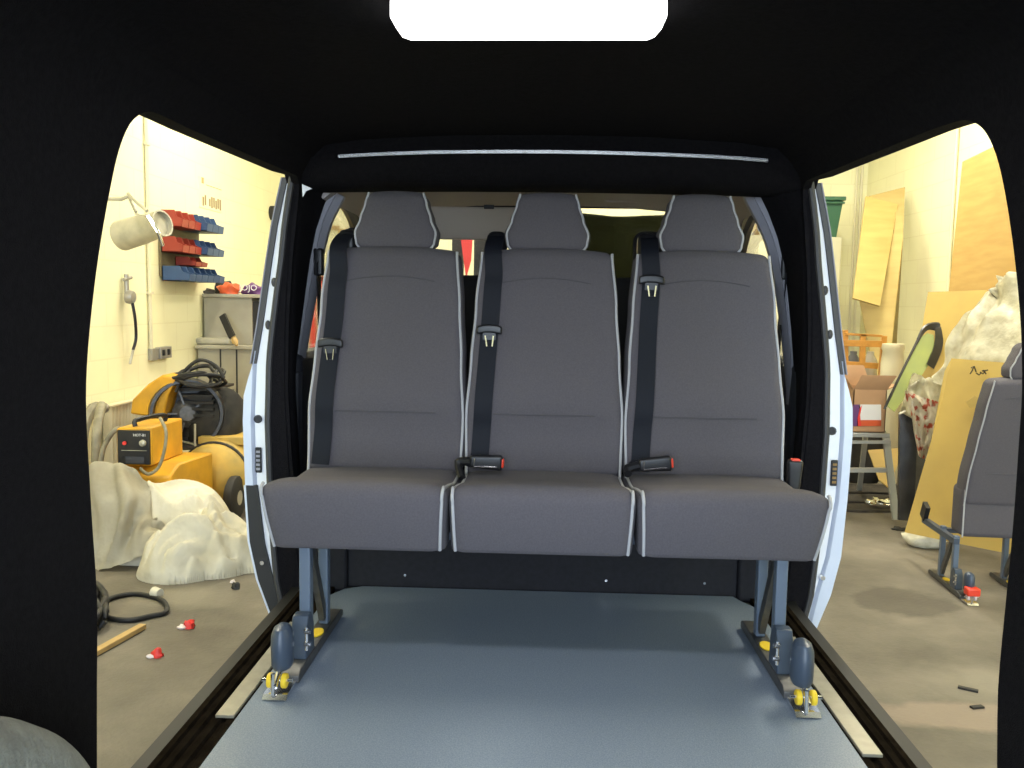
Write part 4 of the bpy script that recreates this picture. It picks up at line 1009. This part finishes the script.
for i in range(N):
    for j in range(N):
        k = [(i, j), (i+1, j), (i+1, j+1), (i, j+1)]
        if all(q_ in gd for q_ in k): bm.faces.new([gd[q_] for q_ in k])
eds = [e for e in bm.edges if e.is_boundary]
ex = bmesh.ops.extrude_edge_only(bm, edges=eds)
for v in ex['geom']:
    if isinstance(v, bmesh.types.BMVert): v.co.z = GZ+.001
bmesh.ops.delete(bm, geom=[v for v in bm.verts if not v.link_faces], context='VERTS')
hp_ = obj('heap', bm, 'sheet', t_, sharp=80)
bm = new(); c = gfl(158, 592, .03); cyl(bm, c+V((-.02, 0, 0)), c+V((.02, -.02, 0)), .026, .022, 16); obj('rolled_end', bm, 'sheet', t_)
# cables on the floor
bm = new(); pts = [gfl(x, y, .012) for x, y in ((96, 612), (110, 618), (130, 620), (150, 616), (166, 612), (164, 602), (150, 596), (132, 594), (112, 598), (100, 606), (92, 615))]
tube(bm, smooth(pts, 6), .012, 8); tag(obj('floor_cable', bm, 'rubber', sharp=80), 'black cable loop lying on the concrete left of the van', 'cable')
bm = new(); pts = [gfl(98+8*math.sin(k*1.3), 596+16*math.cos(k*1.05)+k*.7, .02+.03*(k % 3)) for k in range(26)]
tube(bm, smooth(pts, 4), .014, 8); tag(obj('cable_coil', bm, 'rubber', sharp=80), 'bunched black cable coil below the white sheet by the door edge', 'cable')
bm = new(); a, b = gfl(60, 672, .014), gfl(143, 626, .014); ribbon(bm, [a, b], (a-b).cross(V((0, 0, 1))), .035, .022); tag(obj('wooden_batten', bm, 'wood', bevel=.003), 'yellowish wooden batten lying on the concrete beside the cables', 'batten')
for (x, y, s, mm, lb) in ((190, 628, .022, 'litter', 'small red scrap with white tail on the left concrete'), (158, 657, .018, 'litter', 'crumpled red and white wrapper near the sill shadow'), (236, 589, .018, 'dark', 'small black object on the concrete beside the white sheet end')):
    bm = new(); lump(bm, gfl(x, y), (s*1.2, s*.9, s*1.1), x*.3, 6, .3); o = obj('litter', bm, mm, sharp=60); tag(o, lb, 'litter')
    bm = new(); d = gfl(x-8, y+1) if mm != 'dark' else gfl(x-3, y-6); lump(bm, (d.x, d.y, GZ), (s*.9, s*.6, s*.5), 2+x, 5, .3); obj('pale_scrap', bm, 'litterw', o)

# ================================================================== RIGHT SIDE OF GARAGE
def board(name, pxs, Ys, thick, mm, label, cat, sub=False):
    bm = new(); pts = [at(x, y, Y) for (x, y), Y in zip(pxs, Ys)]
    nn = (pts[1]-pts[0]).cross(pts[2]-pts[0]).normalized()
    if nn.y < 0: nn = -nn
    panel(bm, pts, thick, back=nn); o = obj(name, bm, mm)
    return tag(o, label, cat)
# cream cabinet in the far corner with a green crate, pipes
xc0, xc1 = at(828, 260, 9.2).x, at(841, 260, 9.2).x
bm = new(); t_ = thing('tall_cabinet', 'tall cream metal cabinet near the front wall on the right', 'cabinet', (xc0, 9.4, GZ))
box(bm, (at(752, 300, 9.2).x, 9.2, GZ), (xc1, 9.7, at(835, 237, 9.2).z)); obj('body', bm, 'cream_cab', t_, bevel=.008)
bm = new(); box(bm, (at(795, 300, 9.2).x, 9.19, GZ+.1), (at(796, 300, 9.2).x, 9.2, at(835, 240, 9.2).z)); obj('door_gap', bm, 'dark', t_)
t_ = thing('green_crate', 'dark green lidded plastic crate on the tall cream cabinet', 'crate', at(828, 237, 9.3))
z0 = at(835, 237, 9.2).z; z1 = at(835, 200, 9.2).z; xa, xb = at(815, 220, 9.2).x, at(844, 220, 9.2).x
bm = new(); loft(bm, [[V((xa+k, 9.25+k, z)), V((xb-k, 9.25+k, z)), V((xb-k, 9.6-k, z)), V((xa+k, 9.6-k, z))] for z, k in ((z0, .04), (z1, .0))]); obj('tub', bm, 'green', t_, bevel=.006)
bm = new(); box(bm, (xa-.02, 9.22, z1), (xb+.02, 9.63, z1+.04)); box(bm, (xa-.0, 9.22, z1-.035), (xb+.01, 9.24, z1-.015)); obj('lid', bm, 'green', t_, bevel=.006)
for (px, lb) in ((850, 'thin cream conduit left of the leaning pale plywood'), (855, 'thin cream conduit touching the edge of the pale plywood')):
    bm = new(); x = at(px, 300, YF).x; cyl(bm, (x, YF-.02, GZ), (x, YF-.02, GT), .014, seg=10); tag(obj('conduit', bm, 'creamp'), lb, 'conduit')
for (px, lb) in ((944, 'cream conduit on the right wall left of the big plywood sheet'),):
    bm = new(); d = R3 @ V(((px-512)/F, 0, -1)); y = WR/d.x*d.y
    cyl(bm, (WR-.02, y, 0), (WR-.02, y, GT), .016, seg=10); tag(obj('conduit', bm, 'creamp'), lb, 'conduit')
# leaning plywood
board('plywood_sheet', [(860, 300), (869, 196), (889, 191), (905, 187), (903, 240), (892, 345), (890, 455), (858, 452)], [8.3, 8.75, 8.78, 8.8, 8.3, 7.95, 7.95], .018, 'plypale', 'pale plywood sheet leaning in the far right corner behind the pine chair', 'plywood')
board('plywood_offcut', [(853, 298), (866, 196), (898, 204), (880, 306)], [8.0, 8.62, 8.62, 8.0], .018, 'plypale', 'narrow pale plywood offcut leaning in front of the far plywood sheet', 'plywood')
board('plywood_sheet', [(932, 474), (965, 162), (998, 146), (1040, 120), (1060, 500)], [6.95, 7.1, 6.6, 6.0, 5.6], .02, 'ply', 'large orange-brown plywood sheet high on the right wall', 'plywood')
board('yellow_board', [(905, 430), (928, 292), (985, 290), (1040, 300), (1040, 470), (960, 480)], [6.1, 6.4, 6.05, 5.62, 5.25, 5.75], .02, 'plygold', 'large yellow board leaning behind the green glass and milky plastic', 'board')
# shelf-like bracket holding plywood on the wall
# pine chair
ch = thing('pine_chair', 'orange varnished pine chair behind the open cardboard box', 'chair', at(862, 400, 7.6))
def bar(par, name, a, b, w, t, mm='pine', side=(0, 1, 0)):
    bm = new(); ribbon(bm, [a, b], side, t, w); return obj(name, bm, mm, par, bevel=.002)
Yc = 7.6
bar(ch, 'back_post', at(846, 440, Yc), at(845, 330, Yc), .045, .03); bar(ch, 'back_post', at(877, 440, Yc), at(884, 336, Yc), .045, .03)
bar(ch, 'back_rail', at(843, 343, Yc-.02), at(882, 344, Yc-.02), .055, .025, side=(0, 1, 0)); bar(ch, 'back_rail', at(845, 364, Yc-.02), at(878, 366, Yc-.02), .05, .025)
bar(ch, 'back_rail', at(846, 334, Yc-.02), at(882, 336, Yc-.02), .02, .02)
bar(ch, 'back_slat', at(862, 366, Yc-.02), at(863, 334, Yc-.02), .05, .02)
bm = new(); c = at(863, 385, Yc+.2); box(bm, c-V((.2, .2, .015)), c+V((.2, .2, .015))); obj('seat', bm, 'pine', ch, bevel=.006)
for dx in (-.17, .17):
    bm = new(); box(bm, c+V((dx-.018, .15, -(c.z-GZ))), c+V((dx+.018, .186, 0))); obj('leg', bm, 'pine', ch)
for (x, lb) in ((853, 'small grey-green jar behind the pine chair back, left of its slat'), (870, 'pale bottle behind the pine chair back, right of its slat')):
    bm = new(); p = at(x, 363, 7.85); lathe(bm, (p.x, 7.85, c.z+.016), (0, 0, 1), [(0, 0), (.055, 0), (.06, .03), (.06, .20), (.03, .25), (.03, .28), (0, .28)], 16); tag(obj('jar', bm, 'stonegrey' if x < 860 else 'cabgrey'), lb, 'jar')
# pale sack between chair and glass
bm = new(); p = gfl(893, 470); lathe(bm, (at(893, 350, 7.3).x, 7.3, GZ), (0, 0, 1), [(0, 0), (.085, 0), (.09, .3), (.09, 1.0), (.08, 1.10), (.09, 1.12), (.085, 1.16), (0, 1.16)], 20)
tag(obj('plastic_roll', bm, 'creamp'), 'upright pale roll standing between pine chair and green glass', 'roll')
# step stool with cardboard box
st = thing('step_stool', 'grey metal step stool carrying the cardboard box', 'step stool', (at(875, 500, 6.3).x, 6.4, GZ))
ys0, ys1 = 6.1, 6.5
bm = new(); ta, tb = at(835, 432, ys0), at(889, 432, ys0); zt4 = ta.z
box(bm, (ta.x, ys0-.02, zt4-.03), (tb.x, ys1, zt4)); obj('tread', bm, 'alu', st, bevel=.004)
for (xt, xb_, Yt, Yb) in ((886, 897, ys0, ys0-.12), (846, 838, ys0, ys0-.12)):
    bm = new(); a = at(xt, 432, Yt); b = at(xb_, 500, Yb); b.z = GZ; ribbon(bm, [V((a.x, Yt, zt4-.02)), V((b.x, Yb, GZ))], (1, 0, 0), .045, .025); obj('leg', bm, 'alu', st)
    bm = new(); ribbon(bm, [V((a.x, ys1-.03, zt4-.02)), V((b.x, ys1+.2, GZ))], (1, 0, 0), .035, .02); obj('leg', bm, 'alu', st)
for yy, w in ((442, .02), (470, .03)):
    bm = new(); a = at(842, yy, ys0-.04); b = at(890+(yy-442)*.1, yy, ys0-.04); ribbon(bm, [a, b], (0, 0, 1), w, .03); obj('crossbar', bm, 'alu', st)
cb = thing('cardboard_box', 'open brown cardboard box with white and orange label on the step stool', 'box', V((at(868, 428, 6.2).x, 6.25, zt4)))
xa, xb = at(852, 428, 6.1).x, at(885, 428, 6.1).x; zb3 = zt4+.002; zt5 = at(868, 389, 6.1).z; y0_, y1_ = 6.1, 6.42
bm = new(); t = .006
box(bm, (xa, y0_, zb3), (xb, y1_, zb3+t)); box(bm, (xa, y0_, zb3), (xb, y0_+t, zt5)); box(bm, (xa, y1_-t, zb3), (xb, y1_, zt5)); box(bm, (xa, y0_, zb3), (xa+t, y1_, zt5)); box(bm, (xb-t, y0_, zb3), (xb, y1_, zt5))
bxo = obj('body', bm, 'card', cb)
fl_ = [([(xa, y0_, zt5), (xb, y0_, zt5), (xb+.04, y0_-.05, zt5+.10), (xa+.03, y0_-.05, zt5+.10)], 'front'),
       ([(xb, y0_, zt5), (xb, y1_, zt5), (xb+.08, y1_-.03, zt5+.03), (xb+.08, y0_+.03, zt5+.03)], 'r'),
       ([(xa, y1_, zt5), (xb, y1_, zt5), (xb-.03, y1_+.06, zt5+.14), (xa+.03, y1_+.06, zt5+.14)], 'b'),
       ([(xa, y0_, zt5), (xa, y1_, zt5), (xa-.06, y1_-.03, zt5+.09), (xa-.06, y0_+.03, zt5+.09)], 'l')]
for pts, nm in fl_:
    bm = new(); panel(bm, pts, .005, back=(0, 0, -1)); obj('flap', bm, 'card', cb)
def label_quad(par, name, px0, py0, px1, py1, Y, mm, th=.002, poly=None):
    bm = new(); pl_ = poly or [(px0, py0), (px1, py0), (px1, py1), (px0, py1)]
    prism(bm, pl_, lambda u, v, t: at(u, v, Y)+V((0, t, 0)), -th, 0); return obj(name, bm, mm, par)
label_quad(bxo, 'white_label', 859, 404.5, 881, 420, 6.098, 'label_white'); label_quad(bxo, 'orange_band', 857, 420, 881, 426, 6.098, 'orange')
label_quad(bxo, 'purple_print', 853, 404.5, 860, 426, 6.098, 'purple'); label_quad(bxo, 'pink_print', 0, 0, 0, 0, 6.0955, 'litter', poly=[(858, 426), (857.5, 418), (860, 408), (862, 405), (860, 415), (861, 426)])
# green tinted car glass with black rim
gt = thing('car_window', 'curved green tinted car window with black rim leaning on the yellow board', 'car window', at(915, 400, 6.0))
gout = [(884, 408), (900, 374), (915, 343), (923, 324), (932, 320), (940, 321), (945, 331), (944, 350), (938, 369), (931, 372), (920, 388), (903, 410), (897, 418)]
gin = [(888, 405), (902, 378), (916, 352), (924, 337), (930, 333), (936, 335), (937, 345), (935, 360), (929, 368), (919, 384), (902, 405), (897, 412)]
gy = lambda v: 6.35-(v-320)*.0035
bm = new(); prism(bm, gin, lambda u, v, t: at(u-2.5, v, gy(v)-.10)+V((0, t, 0)), 0, .006); obj('pane', bm, 'glassgreen', gt)
bm = new(); n_ = len(gin)
rimo = smooth([at(u, v, gy(v)-.105) for u, v in [(884, 409), (900, 375), (915, 345), (923, 328), (932, 323), (941, 324), (944, 333), (942, 350), (934, 369)]], 5)
w_ = [.004]*12+[.012+.028*min(1, i/14) for i in range(len(rimo)-12)]
rings = []
for i, p in enumerate(rimo):
    t = (rimo[min(len(rimo)-1, i+1)]-rimo[max(0, i-1)]).normalized(); s_ = V((0, 1, 0)).cross(t).normalized(); k = .010+.05*max(0, min(1, (i-10)/12))
    rings.append([p+s_*.004+V((0, -.004, 0)), p-s_*(k)*-1+V((0, -.004, 0)), p+s_*k+V((0, .008, 0)), p+s_*.004*-1+V((0, .008, 0))])
loft(bm, rings); obj('rim', bm, 'panelblack', gt, label='black printed rim')
# milky plastic draped over boards
bm = new()
cloth_patch(bm, [[at(983, 300, 5.6), at(994, 285, 5.6), at(1005, 275, 5.5), at(1045, 272, 5.2)],
                 [at(962, 322, 5.6), at(980, 318, 5.5), at(1000, 315, 5.4), at(1045, 315, 5.1)],
                 [at(946, 350, 5.6), at(962, 350, 5.5), at(985, 352, 5.3), at(1045, 355, 5.0)],
                 [at(932, 382, 5.6), at(945, 385, 5.5), at(975, 390, 5.3), at(1040, 400, 5.0)]], 42, 42, .035, seed=6.2, fscale=(1.0, 1.2))
tag(obj('plastic_sheeting', bm, 'plastic_sheet', sharp=80), 'large crumpled milky plastic sheet draped over the right boards', 'plastic sheet')
bm = new()
cloth_patch(bm, [[at(912, 375, 5.85), at(930, 378, 5.8), at(950, 385, 5.7)], [at(905, 395, 5.8), at(925, 398, 5.75), at(950, 405, 5.65)], [at(900, 412, 5.8), at(925, 425, 5.75), at(946, 432, 5.65)]], 24, 24, .04, seed=2.2, fscale=(1.2, 1.5))
tag(obj('plastic_bag', bm, 'plastic_sheet', sharp=80), 'cream plastic bag bulging below the green car window', 'bag')
bm = new()
cloth_patch(bm, [[at(905, 390, 5.62), at(920, 396, 5.6), at(940, 402, 5.55)], [at(912, 420, 5.6), at(925, 422, 5.58), at(938, 425, 5.52)], [at(918, 455, 5.6), at(926, 460, 5.58), at(934, 462, 5.52)]], 24, 24, .03, seed=4.4, fscale=(1.5, 1.5))
tag(obj('warning_film', bm, 'tape', sharp=80), 'crumpled clear film with red print beside the black panel', 'film')
# black car panels
for pxs, Ys, lb in (([(899, 520), (900, 412), (920, 405), (922, 440), (921, 522)], [5.75, 5.85, 5.85, 5.8, 5.7], 'scuffed black car panel standing left of the lower yellow board'),
                    ([(914, 522), (918, 408), (926, 420), (930, 440), (927, 524)], [5.6, 5.75, 5.7, 5.65, 5.5], 'narrow black panel wedged against the lower yellow board')):
    board('black_panel', pxs, Ys, .03, 'panelblack', lb, 'panel')
bm = new(); tube(bm, smooth([at(899, 414, 5.8), at(910, 409, 5.8), at(921, 405, 5.8), at(924, 412, 5.8)], 4), .009, 6); tag(obj('wire_hook', bm, 'galv'), 'thin pale wire curved over the top of the black panel', 'wire')
# lower yellow board with marker writing
lb_ = board('yellow_board', [(908, 533), (935, 440), (948, 372), (955, 359), (1040, 366), (1040, 560), (965, 545)], [5.25, 5.2, 5.28, 5.3, 4.95, 4.6, 5.0], .02, 'plygold', 'lower yellow board with marker scribble behind the spare seat', 'board')
bm = new()
scr = [[(971, 368), (974, 366), (972, 371), (970, 374)], [(974, 366), (976, 372)], [(976, 373), (979, 375), (981, 373)], [(980, 372), (983, 374), (985, 371)], [(983, 370), (986, 374)], [(982, 371), (988, 370)]]
for s_ in scr: tube(bm, [at(x, y, 5.105) for x, y in s_], .004, 5)
o = obj('marker_writing', bm, 'inkblack', lb_)
bm = new(); panel(bm, [at(966, 402, 5.06), at(974, 396, 5.06), at(980, 398, 5.06), at(979, 407, 5.06), at(970, 408, 5.06)], .002); obj('pale_patch', bm, 'plypale', lb_)
# things round the foot of the stool
board('yellow_scrap', [(868, 450), (900, 448), (899, 462), (888, 487), (879, 480)], [6.6, 6.6, 6.5, 6.35, 6.4], .01, 'plygold', 'small yellow board scrap under the step stool', 'board')
for k, (x, y, w_, d_, lb) in enumerate(((875, 512, .62, .42, 'lowest dark rubber mat on the concrete by the boards'), (873, 504, .58, .36, 'middle dark rubber mat of the stack by the stool'), (869, 496, .55, .3, 'topmost dark rubber mat under the step stool'))):
    c = gfl(x, y-6, .02*k); bm = new(); soft_box(bm, (w_/2, d_/2, .009), .008, (8, 6, 1), lambda X, Y, Z: V((c.x+X+.02*math.sin(Y*8+k), c.y+Y+.015*math.sin(X*9+k), GZ+.0095+.019*k+Z)))
    tag(obj('floor_mat', bm, 'mat'), lb, 'mat', 'dark mats by the step stool')
bm = new(); c = gfl(886, 503, .06); 
for k in range(5): lump(bm, (c.x+.05*(k-2), c.y+.03*(k % 2), c.z-.01), (.045, .03, .02), k*2.2, 6, .5)
tag(obj('foil_scrap', bm, 'foil', sharp=20), 'shiny crumpled foil scrap on the dark mats', 'foil')
bm = new(); c = gfl(899, 530); lump(bm, c, (.045, .02, .012), 2.2, 6, .4); tag(obj('dark_scrap', bm, 'dark'), 'tiny dark scrap on the concrete in front of the mats', 'litter')
bm = new(); c = at(855, 460, 7.1); lump(bm, (c.x, 7.05, GZ+.06), (.22, .15, .28), 4.4, 10, .2); tag(obj('dark_bag', bm, 'dark', sharp=70), 'dark bag heaped behind the step stool legs', 'bag')
bm = new(); c = gfl(930, 548); lump(bm, (c.x, c.y+.05, GZ), (.12, .09, .10), 9.4, 12, .25); tag(obj('clear_bag', bm, 'plastic_sheet', sharp=70), 'crumpled clear plastic bag on the floor at the board foot', 'bag')
for (x, y, l_, an, lb) in ((968, 690, .07, 30, 'small dark chip on the right concrete near the pale patch'), (977, 708, .05, -15, 'flat dark chip at the right edge of the concrete')):
    bm = new(); c = gfl(x, y); box(bm, c+V((-l_/2, -.01, 0)), c+V((l_/2, .01, .008)), rot('Z', -an)); tag(obj('debris_chip', bm, 'dark', bevel=.002), lb, 'litter')

# things seen through the cab windows
bm = new(); x = at(330, 235, YF).x; ribbon(bm, [at(318, 231, YF-.03), at(352, 233, YF-.03)], (0, 0, 1), .05, .03); tag(obj('wall_rail', bm, 'wood'), 'brown horizontal rail on the front wall seen through the left cab window', 'rail')
t_ = thing('red_rack', 'red metal rack seen through the left cab window', 'rack', (at(322, 300, 7).x, 7, GZ))
bm = new(); 
for px in (309, 318, 330, 338): box(bm, (at(px, 300, 7).x, 7, GZ), (at(px+5.5, 300, 7).x, 7.05, at(px, 275, 7).z))
obj('upright', bm, 'redp', t_)
bm = new(); box(bm, (at(309, 300, 7).x, 7, at(309, 279, 7).z), (at(344, 300, 7).x, 7.06, at(309, 274, 7).z)); obj('top_rail', bm, 'redp', t_)
bm = new(); tb_ = [at(466, 278, 6.5), at(461, 240, 6.5), at(464, 230, 6.5), at(473, 230, 6.5), at(471, 260, 6.5)]; panel(bm, tb_, .03); cyl(bm, at(466, 276, 6.53), V((at(466, 276, 6.53).x, 6.53, GZ)), .02); tag(obj('red_banner', bm, 'litter'), 'bright red pointed panel seen through the windscreen', 'panel')
bm = new()
for (u0, u1) in ((452, 463), (474, 486)): box(bm, (at(u0, 250, 7.5).x, 7.5, GZ), (at(u1, 250, 7.5).x, 7.6, at(u0, 225, 7.5).z))
tag(obj('dark_rack', bm, 'dark'), 'dark upright frame behind the red panel beyond the windscreen', 'rack')
bm = new(); soft_box(bm, (.75, .3, 1.0), .03, (12, 4, 10), lambda x, y, z: V((at(655, 240, 7.0).x+x*(1-.05*z), 7.2+y+.03*math.sin(x*14), GZ+(at(640, 215, 6.95).z-GZ)*(z+1.0)/2.0+.012*math.sin(x*6)*(z > 0)))); tag(obj('tarpaulin_stack', bm, 'tarp', sharp=70), 'dark green tarpaulin-covered stack seen through the windscreen', 'tarpaulin')
bm = new(); c = at(757, 222, 8.7); lump(bm, (at(766, 230, 9.4).x, 9.4, at(835, 237, 9.2).z), (.16, .12, .24), 5, 10, .3); tag(obj('brown_bundle', bm, 'brown', sharp=70), 'brown bundle on the cream cabinet seen through the right cab window', 'bundle')
bm = new(); c = at(756, 228, 9.35); box(bm, (c.x-.07, 9.28, at(835, 237, 9.2).z), (c.x+.05, 9.36, c.z+.07)); tag(obj('blue_tub', bm, 'blue', bevel=.02), 'small blue tub on the cream cabinet seen through the cab window', 'tub')

# ================================================================== LIGHT
w = bpy.data.worlds.new('World'); bpy.context.scene.world = w; w.use_nodes = True
bgn = w.node_tree.nodes['Background']; bgn.inputs[0].default_value = (.72, .85, 1.0, 1); bgn.inputs[1].default_value = 8.0
def area(name, loc, size, power, col, rotx=0, portal=False):
    l = bpy.data.lights.new(name, 'AREA'); l.shape = 'RECTANGLE'; l.size, l.size_y = size; l.energy = power; l.color = col
    o = bpy.data.objects.new(name, l); C.objects.link(o); o.location = loc; o.rotation_euler = (rotx, 0, 0)
    if portal: l.cycles.is_portal = True
    return o
area('garage_door_portal', ((WL+WR)/2, YB, (GZ+GT)/2), (WR-WL, GT-GZ), 1, (1, 1, 1), PI/2, portal=True)
for (x, y) in ((-2.0, 3.6), (-2.0, 7.0), (2.3, 3.6), (2.3, 7.0), (0.2, 8.3)):
    area('ceiling_tube', (x, y, GT-.06), (.35, 1.6), 66 if x < 1 else 88, (1.0, .94, .76))
area('van_lamp_glow', (0, 1.5, 1.325), (.45, .10), 3.5, (.95, .97, 1))

vs = bpy.context.scene.view_settings
vs.view_transform = 'Standard'; vs.look = 'None'; vs.exposure = 0.3; vs.gamma = 1.0; vs.use_curve_mapping = False
bpy.context.scene.cycles.max_bounces = 8
